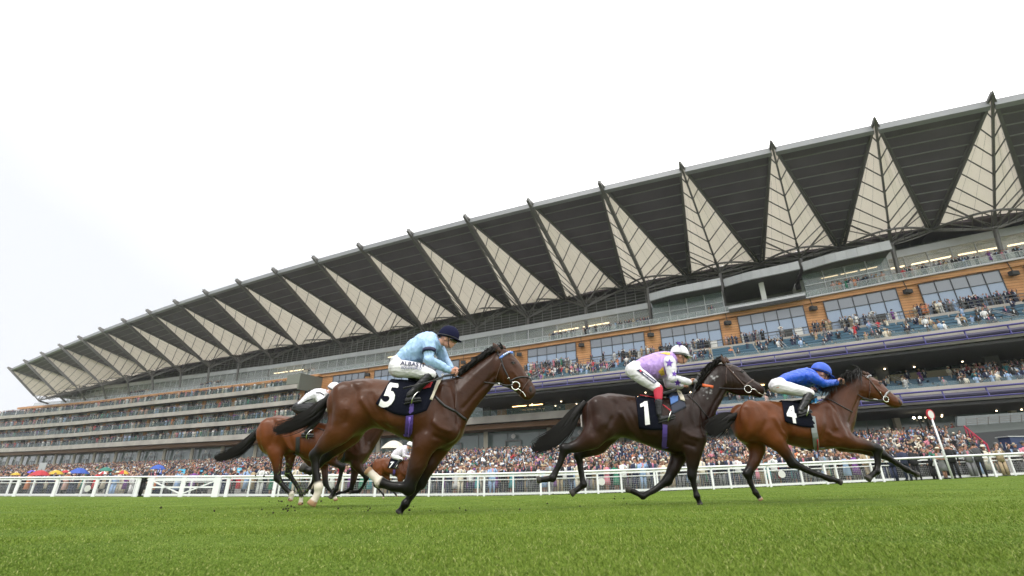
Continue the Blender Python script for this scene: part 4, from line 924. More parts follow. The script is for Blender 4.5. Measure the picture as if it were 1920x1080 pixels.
def rider(name, label, Z, Y, D, parent_like=None, vox=.0075, far=False):
    cx = A(Z, D['hip'], Y); root = empty('person', (cx.x, Y, cx.z)); tag(root, label, 'jockey')
    # skin body, one continuous mesh
    mb = MB(); secs = [(s[0]*.95+s[2]*.05, s[1]*.95+s[3]*.05, s[0]*.05+s[2]*.95, s[1]*.05+s[3]*.95, s[4]*.9) for s in D['torso']]
    mb.loft(trunk_rings(Z, secs, Y, 16))
    arms = {}
    for key, sd, hl in (('arm', -1, (-.20, -.24, -.10, -.06)), ('oarm', 1, (.18, .22, .10, .06))):
        pts = D[key]; P, Rr = tubeY(mb, Z, [(p[0], p[1], p[2]*(.66, .62, .78)[i_]) for i_, p in enumerate(pts[:-1])], Y, hl[:-1]); W = P[-1]; Hn = A(Z, pts[-1], Y+hl[-1])
        if far: mb.ell(lerp(W, Hn, .6), (.05, .035, .035))
        else: hand(mb, W, Hn-W, 1 if sd < 0 else -1, Vector((.1, -.25*sd*-1, 1)))
        arms[key] = (P, Rr)
    for key, sd in (('leg', -1), ('leg', 1)):
        pts = D[key]; lt = [sd*v for v in (.11, .17, .25, .27, .29, .29, .30)][:len(pts)]
        tubeY(mb, Z, scl(pts, .82), Y, lt)
    # neck and head
    hc = A(Z, D['head'], Y+D.get('heady', -.02)); f = Vector((D['face'][0], D.get('facey', -.12), D['face'][1])).normalized(); sd_ = f.cross(Vector((0, 0, 1))).normalized(); u = sd_.cross(f).normalized()
    rot = Matrix((f, -sd_, u)).transposed(); K = D.get('hs', 1.0)
    def hp(a, b, c): return hc+(f*a+sd_*b+u*c)*K
    nk = A(Z, D['neck'], Y); mb.tube([nk, lerp(nk, hc, .5), hp(-.03, 0, -.03)], [.062, .058, .06], 12)
    mb.ell(hp(0, 0, .02), (.098*K, .076*K, .10*K), rot, 18, 14); mb.ell(hp(.022, 0, -.055), (.070*K, .058*K, .065*K), rot, 16, 12); mb.ell(hp(.062, 0, -.092), (.026*K, .026*K, .022*K), rot, 12, 8)
    mb.ell(hp(.072, 0, .012), (.022*K, .052*K, .018*K), rot, 10, 8); mb.ell(hp(.06, .034, -.035), (.022*K, .022*K, .024*K), rot); mb.ell(hp(.06, -.034, -.035), (.022*K, .022*K, .024*K), rot)
    mb.tube([hp(.085, 0, .005), hp(.104, 0, -.02), hp(.112, 0, -.034), hp(.088, 0, -.044)], [.009*K, .012*K, .0145*K, .01*K], 8)
    mb.ell(hp(.092, 0, -.060), (.013*K, .024*K, .0065*K), rot); mb.ell(hp(.089, 0, -.073), (.013*K, .021*K, .0075*K), rot)
    for b in (-1, 1):
        mb.ell(hp(-.012, b*.078, -.015), (.022*K, .010*K, .033*K), rot, 10, 8)
    remesh(mb, 'body', D.get('skin', skin), root, vox, 2)
    # lips, eyes
    mb = MB(); mb.ell(hp(.096, 0, -.0665), (.009*K, .020*K, .0022*K), rot); mb.build('mouth', mat('lips', (.30, .10, .08), .5), root, True)
    # helmet with silk, peak and strap
    m = D['cap']; mb = MB(); rings = []
    for i in range(9):
        a = math.pi/2*i/8; rr = math.cos(a); zz = math.sin(a)
        rings.append([hp(-.008, 0, .035)+(f*(.142*rr*math.cos(t))+sd_*(.112*rr*math.sin(t))+u*(.138*zz+.012))*K for t in [2*math.pi*j/24 for j in range(24)]])
    mb.loft([[v-u*.035*K for v in rings[0]]]+rings); o = mb.build('helmet', m, root, True)
    mb = MB(); pts = []
    for j in range(9):
        t = -1.05+2.1*j/8; pts.append((hp(-.008, 0, .012)+(f*.136*math.cos(t)+sd_*.108*math.sin(t))*K, hp(-.008, 0, .004)+(f*(.136+.062*math.cos(t*1.25))*math.cos(t)+sd_*.116*math.sin(t))*K))
    vs = [p for a in pts for p in (a[0], a[1])]; nv = len(vs); vs += [v+u*.008 for v in vs]
    fs = [(2*i, 2*i+1, 2*i+3, 2*i+2) for i in range(8)]+[(nv+2*i, nv+2*i+2, nv+2*i+3, nv+2*i+1) for i in range(8)]+[(2*i+1, nv+2*i+1, nv+2*i+3, 2*i+3) for i in range(8)]
    mb.add(vs, fs); mb.build('peak', D.get('peak', m), o, True)
    mb = MB(); mb.tube([hp(-.008, 0, .022)+(f*.1445*math.cos(t)+sd_*.1145*math.sin(t))*K for t in [2*math.pi*j/24 for j in range(25)]], .007, 6); mb.build('helmet_band', leather, o, True)
    mb = MB(); mb.tube([hp(.02, .088, .02), hp(.035, .072, -.05), hp(.055, .03, -.105), hp(.055, -.03, -.105), hp(.035, -.072, -.05), hp(.02, -.088, .02)], .006, 6); mb.build('chin_strap', leather, o, True)
    mb = MB(); mb.tube([hp(.010+.100*math.cos(t), .086*math.sin(t), .002) for t in [-1.15+2.3*j/12 for j in range(13)]], [.027*K]*13, 8, [.014]*13, side=None); g = mb.build('goggles', goggle, root, True)
    mb = MB(); mb.tube([hp(-.008, 0, .012)+(f*.108*math.cos(t)+sd_*.086*math.sin(t))*K for t in [1.0+4.3*j/14 for j in range(15)]], .009, 6); mb.build('goggle_strap', leather, g, True)
    # silks
    T = lambda k: [(p[0], p[1], p[2]) for p in D[k]]
    mb = MB(); mb.loft(trunk_rings(Z, D['torso'], Y, 22)); sleeves = D.get('sleeve')
    for key, hl in (('arm', (-.20, -.24, -.10)), ('oarm', (.18, .22, .10))):
        pts = [(p[0], p[1], p[2]*1.08) for p in D[key][:-1]]; pts[-1] = (pts[-1][0]*.97+pts[-2][0]*.03, pts[-1][1]*.97+pts[-2][1]*.03, pts[-1][2]*1.08)
        pts = [pts[0], ((pts[0][0]+pts[1][0])/2, (pts[0][1]+pts[1][1])/2, (pts[0][2]+pts[1][2])/2*1.02), pts[1], ((pts[2][0]+pts[1][0])/2, (pts[2][1]+pts[1][1])/2, (pts[2][2]+pts[1][2])/2), pts[2]]; hh = (hl[0], (hl[0]+hl[1])/2, hl[1], (hl[1]+hl[2])/2, hl[2])
        if sleeves:
            ms = MB(); tubeY(ms, Z, pts, Y, hh); sl = remesh(ms, 'sleeve', sleeves, root, .009, 4); 
            if key == 'arm': D['_sl'] = sl
        else: tubeY(mb, Z, pts, Y, hh)
    jk = remesh(mb, 'silks', D['jacket'], root, .0095, 5)
    wrinkle(jk, .012, 9, (1.8, 1, .7), seed=cx.x); wrinkle(jk, .004, 24, (1.5, 1, .8), seed=cx.x+1)
    if D.get('_sl'): wrinkle(D['_sl'], .006, 12, seed=2)
    mb = MB(); tubeY(mb, Z, [D['neck']+(9.5 if False else .068/mpp(Z, D['neck'], Y),), (D['neck'][0]*.6+D['head'][0]*.4, D['neck'][1]*.6+D['head'][1]*.4, .064/mpp(Z, D['neck'], Y))], Y, (0, 0)); remesh(mb, 'collar', D.get('collar', D['jacket']), root, .01, 3)
    # breeches, boots
    mb = MB()
    for sd in (-1, 1):
        pts = D['leg'][:3]; tubeY(mb, Z, [D['leg'][0], D['leg'][1], D['leg'][2]], Y, (sd*.10, sd*.17, sd*.25))
    b0 = A(Z, D['hip'], Y); rb = D['leg'][0][2]*mpp(Z, D['hip'], Y)
    mb.ell(b0, (rb*1.05, .19, rb*1.02)); t0 = D['torso'][0]; tm = A(Z, ((t0[0]+t0[2])/2, (t0[1]+t0[3])/2), Y); mb.tube([b0, tm, lerp(tm, A(Z, ((D['torso'][1][0]+D['torso'][1][2])/2, (D['torso'][1][1]+D['torso'][1][3])/2), Y), .4)], [rb*.95, rb*.9, rb*.7], 14, [.17, .16, .13], side=SIDE)
    br = remesh(mb, 'breeches', D['breeches'], root, .0095, 5); wrinkle(br, .007, 8, (.9, 1, 2.2), seed=cx.x+3)
    for sd in (-1, 1):
        pts = D['leg'][2:]; lt = [sd*v for v in (.25, .27, .29, .29, .30)][:len(pts)]
        if 'gaiter' in D:
            mb = MB(); tubeY(mb, Z, [(pts[0][0], pts[0][1], pts[0][2]*1.03), (pts[0][0]*.25+pts[1][0]*.75, pts[0][1]*.25+pts[1][1]*.75, pts[1][2]*1.02)], Y, lt[:2]); remesh(mb, 'gaiter', D['gaiter'], root, .01, 3)
            pts = [pts[1]]+pts[1:]; 
        mb = MB(); q = [(p[0], p[1], p[2]*(1.0)) for p in pts]
        q[0] = (q[0][0]*.85+q[1][0]*.15, q[0][1]*.85+q[1][1]*.15, q[0][2])
        nfoot = len(q)-2
        P, Rr = tubeY(mb, Z, q, Y, lt); bt = remesh(mb, 'boot', boot_m, root, .009, 2); wrinkle(bt, .004, 14, (.6, 1, 2.2), seed=1)
        mb = MB(); a, b = P[-2]-Vector((0, 0, Rr[-2]*.95)), P[-1]-Vector((0, 0, Rr[-1]*.95)); b2 = b+(b-a).normalized()*Rr[-1]; mb.tube([a-(b-a).normalized()*Rr[-2], a, b, b2], [.008, .009, .009, .007], 8, [.02, .036, .036, .02], side=SIDE); mb.build('sole', sole_m, bt, True)
        # stirrup iron
        c = lerp(P[-2], P[-1], .72); mb = MB(); rr = Rr[-1]*1.5; mb.tube([c+Vector((.02*math.cos(t)+.035*math.sin(t), math.cos(t)*.062, math.sin(t)*.078+.012)) for t in [2*math.pi*j/18 for j in range(19)]], .0065, 6); si = mb.build('stirrup', chrome, root, True)
        mb = MB(); mb.tube([c+Vector((.03, -sd*.0, .085)), Vector((lerp(P[0], c, .35).x+.03, Y+sd*.22, P[0].z-.05)), Vector((P[0].x-.04, Y+sd*.19, P[0].z+.02))], .011, 6, .003); mb.build('stirrup_leather', D.get('sleather', leather), root, True)
    return dict(root=root, jacket=jk, breeches=br, Z=Z, Y=Y, hp=hp, D=D)
def silk(name, col, **k): return mat(name, col, .36, noise=.06, nscale=7, bump=.7, bscale=9, spec=.4, **k)
lb = silk('light_blue_silk', (.33, .50, .74)); navy_s = silk('navy_silk', (.012, .015, .06)); royal = silk('royal_blue_silk', (.012, .075, .48))
lilac = silk('lilac_silk', (.42, .27, .62)); yel = silk('yellow_silk', (.62, .40, .06)); wsilk = silk('white_silk', (.68, .67, .72)); purp = mat('purple_print', (.13, .045, .38), .5)
R5 = rider('person', 'jockey in light blue silks and navy cap riding the number 5 horse', J5, 6.1, dict(
  hip=(160, 545), torso=[(118, 430, 215, 500, .13), (190, 335, 330, 492, .165), (300, 232, 440, 475, .19), (400, 165, 520, 400, .205), (490, 138, 605, 350, .20), (560, 145, 640, 320, .15), (598, 175, 650, 300, .09)],
  arm=[(510, 260, 72), (505, 445, 58), (735, 568, 36), (800, 598, 30)], oarm=[(620, 330, 62), (685, 450, 50), (755, 545, 34), (815, 580, 30)],
  leg=[(175, 545, 104), (370, 565, 92), (530, 615, 62), (440, 700, 52), (285, 850, 40), (262, 905, 34), (395, 888, 26)],
  head=(722, 215), neck=(612, 265), face=(1, -.28), hs=1.0, cap=mat('navy_velvet_cap', (.006, .007, .028), .85, spec=.15), jacket=lb, collar=lb, breeches=white_c))
R1 = rider('person', 'jockey in lilac and white silks with purple stars riding the number 1 horse', J1, 7.37, dict(
  hip=(165, 385), torso=[(165, 300, 235, 400, .13), (250, 245, 340, 465, .165), (350, 208, 430, 492, .19), (440, 184, 520, 465, .20), (530, 174, 605, 390, .19), (585, 185, 640, 320, .13), (612, 205, 655, 300, .08)],
  arm=[(572, 285, 64), (608, 478, 50), (792, 520, 34), (850, 515, 28)], oarm=[(540, 420, 55), (560, 550, 42), (700, 560, 34), (830, 535, 28)],
  leg=[(178, 400, 88), (300, 490, 78), (442, 590, 56), (450, 735, 44), (452, 880, 34), (470, 935, 32), (615, 902, 24)],
  head=(690, 228), neck=(625, 265), face=(1, -.18), hs=.98, cap=mat('white_cap', (.70, .69, .72), .5), jacket=lilac, sleeve=wsilk, collar=lilac, gaiter=mat('red_gaiter', (.50, .02, .05), .6, bump=.4, bscale=20), sleather=mat('red_strap', (.55, .03, .05), .5), breeches=white_c))
R4 = rider('person', 'jockey in royal blue silks crouched low on the leading number 4 horse', J4, 7.14, dict(
  hip=(135, 390), torso=[(95, 320, 170, 400, .13), (200, 238, 300, 390, .165), (320, 195, 430, 400, .19), (420, 162, 560, 420, .20), (500, 148, 650, 380, .19), (565, 165, 690, 330, .12), (600, 190, 690, 300, .08)],
  arm=[(590, 265, 66), (770, 362, 50), (955, 345, 34), (1020, 332, 28)], oarm=[(640, 330, 58), (740, 430, 40), (900, 390, 32), (1000, 350, 27)],
  leg=[(140, 400, 96), (340, 440, 88), (580, 495, 62), (520, 610, 52), (452, 730, 40), (440, 780, 32), (585, 742, 25)],
  head=(735, 232), neck=(650, 245), face=(1, -.45), hs=.98, cap=mat('royal_blue_cap', (.015, .08, .5), .5), jacket=royal, breeches=white_c))
RA = rider('person', 'jockey in white silks with thin black seams, crouched behind number 5 quarters', ZC, 9.0, dict(
  hip=(590, 470), torso=[(525, 470, 590, 560, .13), (610, 368, 660, 470, .165), (700, 275, 780, 430, .19), (800, 215, 880, 400, .20), (880, 208, 950, 350, .18), (930, 215, 980, 310, .12), (960, 225, 990, 290, .08)],
  arm=[(860, 300, 62), (900, 430, 48), (1010, 500, 34), (1060, 500, 28)], oarm=[(880, 320, 55), (920, 440, 42), (1010, 500, 32), (1060, 500, 26)],
  leg=[(600, 480, 80), (740, 480, 76), (880, 500, 56), (780, 640, 48), (620, 790, 38), (560, 835, 32), (450, 850, 24)][:2]+[(880, 520, 56), (800, 660, 48), (690, 790, 36), (640, 830, 30), (760, 835, 24)],
  head=(1040, 235), neck=(985, 265), face=(1, -.5), hs=.88, cap=mat('white_cap', (.7, .7, .7)), jacket=wsilk, breeches=mat('black_breeches', (.015, .015, .018), .7)), vox=.01)
RC = rider('person', 'small distant jockey in white silks on the number 7 horse', ZB, 19.6, dict(
  hip=(560, 395), torso=[(528, 380, 560, 430, .13), (570, 318, 600, 420, .165), (620, 285, 650, 415, .19), (670, 262, 700, 400, .20), (710, 252, 735, 370, .18), (735, 250, 750, 330, .11), (745, 255, 760, 310, .08)],
  arm=[(690, 310, 26), (700, 390, 20), (770, 410, 14), (790, 410, 12)], oarm=[(700, 320, 24), (720, 390, 18), (780, 405, 13), (800, 405, 11)],
  leg=[(565, 405, 32), (620, 420, 30), (670, 440, 22), (630, 480, 18), (590, 530, 15), (575, 548, 12), (620, 548, 10)],
  head=(780, 262), neck=(755, 280), face=(1, -.3), hs=.95, cap=mat('white_cap', (.7, .7, .7)), jacket=mat('white_lilac_silk', (.6, .56, .64), .6), breeches=white_c), vox=.013, far=True)
# ------------------------------------------------------------------ tack, cloths, numbers and markings
blue_bead = mat('blue_white_browband', (.10, .22, .62), .4); silver_l = mat('grey_browband', (.35, .35, .38), .4)
girth_p = mat('purple_girth', (.06, .03, .20), .6); girth_g = mat('grey_girth', (.22, .24, .25), .6)
def saddle(H, Z, pts, w_, m=leather):
    mb = MB(); P = [A(Z, p, H.Y) for p in pts]; mb.tube(P, [p[2]*mpp(Z, p, H.Y) for p in pts], 12, w_, side=SIDE); return mb.build('saddle', m, H.root, True)
def girth(H, Z, pts, w_, m, nm='girth'):
    # strap on the near side plus its run under the belly to the far side
    top = [cast(H, px(Z, (pts[0][0]*(1-t)+pts[-1][0]*t, pts[0][1]*(1-t)+pts[-1][1]*t)), .012) for t in [i/8 for i in range(9)]]
    top = [p for p in top if p]; low = A(Z, (pts[-1][0], pts[-1][1]+3), H.Y); P = top+[Vector((low.x, H.Y-.12, low.z+.012)), Vector((low.x, H.Y, low.z-.004)), Vector((low.x, H.Y+.12, low.z+.012))]+[Vector((p.x, 2*H.Y-p.y, p.z)) for p in top[::-1]]
    mb = MB(); rings = []
    for i, p in enumerate(P):
        t = (P[min(i+1, len(P)-1)]-P[max(i-1, 0)]).normalized(); x = Vector((1, 0, 0)); x = (x-t*x.dot(t)).normalized(); y = x.cross(t)
        rings.append([p+x*w_/2+y*.005, p-x*w_/2+y*.005, p-x*w_/2-y*.005, p+x*w_/2-y*.005])
    mb.loft(rings); return mb.build(nm, m, H.root)
c5 = patch(H5o, 'number_cloth', Z1, [(470, 352), (712, 368), (648, 512), (392, 478)], cloth_b, sag=42)
decal(H5o.bvh, 'number_print', Z1, (402, 486), (142, 16), (68, -172), glyphs('5', .035), num_w, c5, .034)
girth(H5o, Z1, [(565, 480), (556, 640)], .085, girth_p)
strap(H5o, 'girth_stripe', Z1, [(562, 545), (558, 640)], .03, mat('violet_stripe', (.16, .09, .42)), lift=.02)
saddle(H5o, Z1, [(560, 352, 8), (610, 362, 16), (660, 355, 17), (705, 335, 13)], .11)
patch(H5o, 'saddle_pad_edge', Z1, [(707, 352), (724, 360), (676, 462), (662, 457)], mat('cream_pad', (.55, .5, .4), .8), 4, 8, .02)
patch(H5o, 'red_pad', Z1, [(640, 345), (690, 352), (668, 400), (628, 410)], mat('red_pad', (.45, .01, .02), .6), 5, 5, .03)
strap(H5o, 'breastplate', Z1, [(690, 440), (740, 490), (790, 515), (850, 560)], .034, leather, .01)
strap(H5o, 'breastplate', Z1, [(795, 372), (795, 440), (792, 505)], .012, leather_b)
B5 = empty('bridle', A(H5, (800, 500), 6.0)-H5o.root.location, H5o.root); B5loc = H5o.root.location+B5.location
def bridle(H, par, items):
    pos = H.root.location+par.location
    for nm_, Z, pts, w_, m in items:
        o = strap(H, nm_, Z, pts, w_, m); o.parent = par; o.matrix_parent_inverse = Matrix.Translation(-pos)
bridle(H5o, B5, [('browband', H5, [(672, 328), (730, 280), (800, 240), (862, 240)], .034, blue_bead), ('headpiece', H5, [(630, 215), (650, 270), (690, 335)], .024, leather),
  ('cheekpiece', H5, [(690, 330), (712, 420), (760, 520), (805, 612), (852, 690)], .022, leather), ('throatlash', H5, [(694, 390), (655, 500), (622, 600), (612, 662)], .014, leather_b),
  ('noseband', H5, [(835, 645), (900, 610), (980, 592), (1060, 594), (1112, 618), (1130, 655)], .022, leather), ('noseband', H5, [(1100, 632), (1040, 712), (980, 802), (952, 878)], .014, leather_b),
  ('curb_strap', H5, [(850, 700), (780, 725), (700, 700), (640, 690)], .028, leather), ('buckle', H5, [(655, 685), (668, 705)], .03, chrome), ('buckle', H5, [(785, 612), (812, 606)], .018, chrome)])
mb = MB()
for i in range(7):
    t = i/6; q = (728+(862-728)*t, 282-45*math.sin(t*1.5)); c = cast(H5o, px(H5, q), .02)
    if c: mb.ell(c, (.009, .006, .012), n=8, m=5)
mb.build('browband_beads', mat('white_beads', (.75, .8, .85), .3), B5).matrix_parent_inverse = Matrix.Translation(-(H5o.root.location+B5.location))
ringbit(H5o, H5, (900, 718), 58, H5o.root, .009)
def rein(H, pts3, m=leather, w_=.016):
    mb = MB(); mb.tube(pts3, w_/2, 6, .004); return mb.build('rein', m, H.root, True)
def reinpath(Z, pts, Y0, Y1): n_ = len(pts)-1; return [A(Z, p, Y0+(Y1-Y0)*i/n_) for i, p in enumerate(pts)]
rein(H5o, reinpath(H5, [(860, 712), (760, 712), (640, 692), (480, 672), (260, 638), (100, 600), (40, 592)], 5.99, 6.04)); rein(H5o, reinpath(H5, [(870, 700), (600, 690), (100, 610), (30, 600)], 6.2, 6.16))
strap(H5o, 'tongue_strap', H5, [(950, 770), (1010, 815), (1050, 880)], .014, chrome)
rein(H5o, reinpath(J5, [(660, 650), (560, 680), (560, 720)], 5.85, 5.82))
# whip of jockey five, arm bands and lettering
mb = MB(); P = [A(J5, p, Y_) for p, Y_ in (((800, 610), 5.98), ((690, 625), 5.9), ((560, 682), 5.8), ((400, 722), 5.74), ((215, 768), 5.70))]; mb.tube(P, [.010, .012, .008, .006, .012], 8); o = mb.build('riding_whip', leather, None, True)
tag(o, 'thin black riding whip held by the jockey in light blue', 'whip')
mb = MB(); a = A(J5, (508, 335), 5.88); b = A(J5, (506, 372), 5.87); mb.tube([a, b], [.088, .086], 16, side=None); mb.build('arm_band', navy_s, R5['root'], True)
bj = bvh_of([R5['breeches'], R5['jacket']])
decal(bj, 'sponsor_lettering', J5, (182, 502), (72, 7), (10, -62), glyphs('ALBASTI', .02), navy_s, R5['breeches'], .012)
decal(bj, 'sponsor_lettering', J5, (192, 548), (38.5, 2), (7, -44), glyphs('EQUIWORLD', .008), mat('grey_blue_print', (.08, .09, .2)), R5['breeches'], .012)
# horse one
c1 = patch(H1o, 'number_cloth', Z2, [(672, 392), (800, 398), (835, 590), (694, 582)], cloth_b, sag=6)
NUM1 = True
patch(H1o, 'saddle_pad', Z2, [(868, 362), (945, 372), (975, 455), (890, 500)], mat('navy_quilted_pad', (.025, .03, .05), .8), 8, 8, .014)
patch(H1o, 'saddle_pad', Z2, [(872, 372), (928, 388), (925, 425), (880, 448)], mat('blue_pad', (.06, .14, .36), .7), 6, 6, .03)
patch(H1o, 'saddle_pad', Z2, [(915, 350), (945, 362), (968, 424), (940, 420)], mat('cream_pad', (.55, .5, .4)), 4, 6, .034)
girth(H1o, Z2, [(846, 560), (842, 700)], .065, girth_p)
saddle(H1o, Z2, [(740, 392, 6), (800, 388, 12), (860, 375, 15), (905, 355, 11)], .11)
strap(H1o, 'red_strap', Z2, [(698, 383), (740, 390), (785, 398)], .014, mat('red_strap', (.55, .03, .05)), lift=.04)
strap(H1o, 'breastplate', Z2, [(978, 380), (1040, 440), (1118, 535)], .016, leather)
BR1 = empty('bridle', A(H1, (700, 550), 7.3)-H1o.root.location, H1o.root)
bridle(H1o, BR1, [('cheekpiece', H1, [(505, 300), (600, 400), (700, 510), (800, 612)], .026, leather_b), ('browband', H1, [(505, 300), (570, 330), (605, 285)], .022, leather_b), ('headpiece', H1, [(485, 265), (505, 305)], .022, leather_b),
  ('noseband', H1, [(800, 612), (870, 560), (935, 520)], .030, leather_b), ('throatlash', H1, [(520, 330), (505, 450), (510, 580)], .013, leather_b), ('bit_guard', H1, [(890, 655), (960, 668), (1010, 720), (1080, 755)], .024, chrome), ('buckle', H1, [(605, 398), (622, 408)], .016, chrome)])
ringbit(H1o, H1, (840, 655), 56, H1o.root, .008)
rein(H1o, reinpath(H1, [(790, 660), (600, 656), (330, 638), (140, 600), (60, 590)], 7.26, 7.31)); rein(H1o, reinpath(H1, [(790, 650), (330, 630), (60, 590)], 7.5, 7.43))
rein(H1o, reinpath(H1, [(310, 628), (220, 612), (140, 596)], 7.27, 7.29), mat('orange_grip', (.62, .12, .03), .5), .05)
mb = MB(); mb.tube([A(J1, p, 7.26) for p in ((905, 440), (870, 510), (840, 640), (790, 780), (740, 925))], [.02, .014, .009, .007, .007], 8); mb.ell(A(J1, (905, 440), 7.26), (.03, .025, .03)); o = mb.build('riding_whip', leather, None, True); tag(o, 'black riding whip hanging down from the hand of the lilac jockey', 'whip')
mb = MB(); mb.tube([A(J1, (845, 500), 7.27), A(J1, (870, 520), 7.28)], [.038, .038], 12); mb.build('cuff', mat('grey_cuff', (.2, .2, .2)), R1['root'], True)
def quadfan(pts, cuts=3):
    bm = bmesh.new(); bm.faces.new([bm.verts.new(Vector((p[0], p[1], 0))) for p in pts]); bmesh.ops.subdivide_edges(bm, edges=bm.edges[:], cuts=cuts, use_grid_fill=True); bmesh.ops.triangulate(bm, faces=bm.faces)
    bm.verts.index_update(); o_ = ([v.co.copy() for v in bm.verts], [tuple(v.index for v in f.verts) for f in bm.faces]); bm.free(); return o_
def star(n=5, r=.45):
    vs = [Vector((0, 0, 0))]
    for i in range(2*n):
        a = math.pi/2+math.pi*i/n; q = 1 if i % 2 == 0 else r; vs.append(Vector((q*math.cos(a), q*math.sin(a), 0)))
    bm = bmesh.new(); V = [bm.verts.new(v) for v in vs]
    for i in range(2*n): bm.faces.new((V[0], V[1+i], V[1+(i+1) % (2*n)]))
    bmesh.ops.subdivide_edges(bm, edges=bm.edges[:], cuts=2, use_grid_fill=True); bmesh.ops.triangulate(bm, faces=bm.faces)
    bm.verts.index_update(); o_ = ([v.co.copy() for v in bm.verts], [tuple(v.index for v in f.verts) for f in bm.faces]); bm.free(); return o_
for q_ in ([(722, 421), (743, 419), (759, 558), (730, 563)], [(699, 437), (724, 424), (726, 449), (701, 456)]): decal(H1o.bvh, 'number_print', Z2, (0, 0), (1, 0), (0, 1), quadfan(q_, 4), num_w, c1, .036)
bs = bvh_of([R1['D']['_sl']]); bjk = bvh_of([R1['jacket']]); bbr = bvh_of([R1['breeches']])
def unloc(o, r): o.parent = r; o.matrix_parent_inverse = Matrix.Translation(-r.location); return o
for c, s_ in (((570, 305), 50), ((628, 425), 36), ((664, 528), 44)): unloc(decal(bs, 'star_print', J1, c, (s_, 3), (3, -s_), star(), purp, None, .01), R1['root'])
cap1 = [o for o in R1['root'].children if o.name.startswith('helmet')][0]; unloc(decal(bvh_of([cap1]), 'star_print', J1, (680, 88), (36, 8), (8, 36), star(), purp, None, .006), R1['root'])
unloc(decal(bjk, 'yellow_panel', J1, (0, 0), (1, 0), (0, 1), quadfan([(455, 192), (520, 178), (585, 185), (575, 215)], 5), yel, None, .012), R1['root'])
unloc(decal(bjk, 'yellow_panel', J1, (0, 0), (1, 0), (0, 1), quadfan([(445, 400), (500, 345), (520, 435), (480, 450)], 5), yel, None, .012), R1['root'])
unloc(decal(bbr, 'sponsor_patch', J1, (0, 0), (1, 0), (0, 1), quadfan([(200, 385), (240, 372), (432, 512), (400, 536)], 6), navy_s, None, .010), R1['root'])
unloc(decal(bbr, 'sponsor_lettering', J1, (268, 425), (32, 24), (17, -24), glyphs('Microcoat', .01), wsilk, None, .016), R1['root'])
unloc(decal(bbr, 'sponsor_emblem', J1, (248, 392), (14, 4), (4, -14), star(4, .6), mat('red_strap', (.5, .03, .05)), None, .016), R1['root'])
# horse four
c4 = patch(H4o, 'number_cloth', Z3, [(486, 362), (640, 368), (722, 548), (508, 505)], cloth_b, sag=12)
decal(H4o.bvh, 'number_print', Z3, (533, 502), (122, 22), (-28, -176), glyphs('4', .04), num_w, c4, .036)
patch(H4o, 'saddle_pad', Z3, [(690, 330), (715, 332), (742, 378), (685, 388)], mat('sky_blue_pad', (.08, .38, .75), .6), 5, 5, .03)
girth(H4o, Z3, [(690, 470), (724, 690)], .075, girth_g); strap(H4o, 'girth_tab', Z3, [(724, 620), (728, 692)], .05, mat('red_strap', (.5, .03, .05)), lift=.02)
saddle(H4o, Z3, [(560, 372, 6), (610, 370, 11), (660, 360, 13), (700, 345, 9)], .11)
strap(H4o, 'breastplate', J4, [(735, 570), (880, 600), (1040, 690), (1165, 755)], .018, leather)
BR4 = empty('bridle', A(J4, (1500, 450), 7.1)-H4o.root.location, H4o.root)
bridle(H4o, BR4, [('cheekpiece', J4, [(1290, 240), (1400, 312), (1470, 400), (1560, 500), (1602, 565)], .024, leather_b), ('browband', J4, [(1368, 292), (1400, 262), (1430, 250)], .030, silver_l), ('throatlash', J4, [(1400, 330), (1410, 450), (1395, 560)], .012, leather_b),
  ('noseband', J4, [(1605, 560), (1640, 495), (1690, 465)], .028, silver_l), ('curb_strap', J4, [(1600, 598), (1500, 596), (1400, 588), (1310, 565)], .028, leather), ('buckle', J4, [(1450, 574), (1520, 580)], .014, chrome), ('buckle', J4, [(1545, 480), (1560, 495)], .02, chrome), ('buckle', J4, [(1345, 590), (1410, 600)], .012, chrome)])
ringbit(H4o, J4, (1618, 575), 38, H4o.root, .007)
rein(H4o, reinpath(J4, [(1600, 592), (1420, 590), (1290, 545), (1180, 470), (1095, 405), (1020, 340)], 7.03, 7.08)); rein(H4o, reinpath(J4, [(1600, 592), (1290, 555), (1100, 420), (1020, 345)], 7.25, 7.2))
# the rest
girth(HAo, Z4, [(690, 500), (688, 625)], .07, leather); girth(HBo, Z4, [(1016, 600), (1014, 680)], .07, mat('navy_girth', (.02, .03, .07)))
girth(HCo, ZB, [(572, 580), (566, 660)], .08, girth_p); c7 = patch(HCo, 'number_cloth', ZB, [(520, 428), (630, 440), (600, 572), (480, 555)], cloth_b, 8, 8)
decal(HCo.bvh, 'number_print', ZB, (492, 552), (88, 4), (44, -112), glyphs('7', .03), num_w, c7, .05)
saddle(HAo, ZC, [(700, 600, 30), (780, 570, 40), (860, 540, 36)], .11); saddle(HCo, ZB, [(600, 432, 6), (650, 436, 9), (690, 430, 7)], .11)
strap(RA and HAo, 'breastplate', ZC, [(830, 740), (900, 765), (970, 780)], .02, leather)
def slim(bv, Z, pts, w_, m, par):
    P = []
    for i in range(len(pts)-1):
        for j in range(6):
            t = j/6; q = px(Z, (pts[i][0]*(1-t)+pts[i+1][0]*t, pts[i][1]*(1-t)+pts[i+1][1]*t)); d = ray(*q).normalized(); h_ = bv.ray_cast(CAM, d)
            if h_[0]: P.append(h_[0]-d*.006)
    if len(P) > 2: mb = MB(); mb.tube(P, w_/2, 6); unloc(mb.build('seam', m, None, True), par)
ba = bvh_of([RA['jacket']]); bk = mat('black_seam', (.012, .012, .014), .6)
slim(ba, ZC, [(810, 262), (870, 262), (930, 300)], .022, bk, RA['root']); slim(ba, ZC, [(630, 400), (700, 365), (775, 340)], .02, bk, RA['root'])
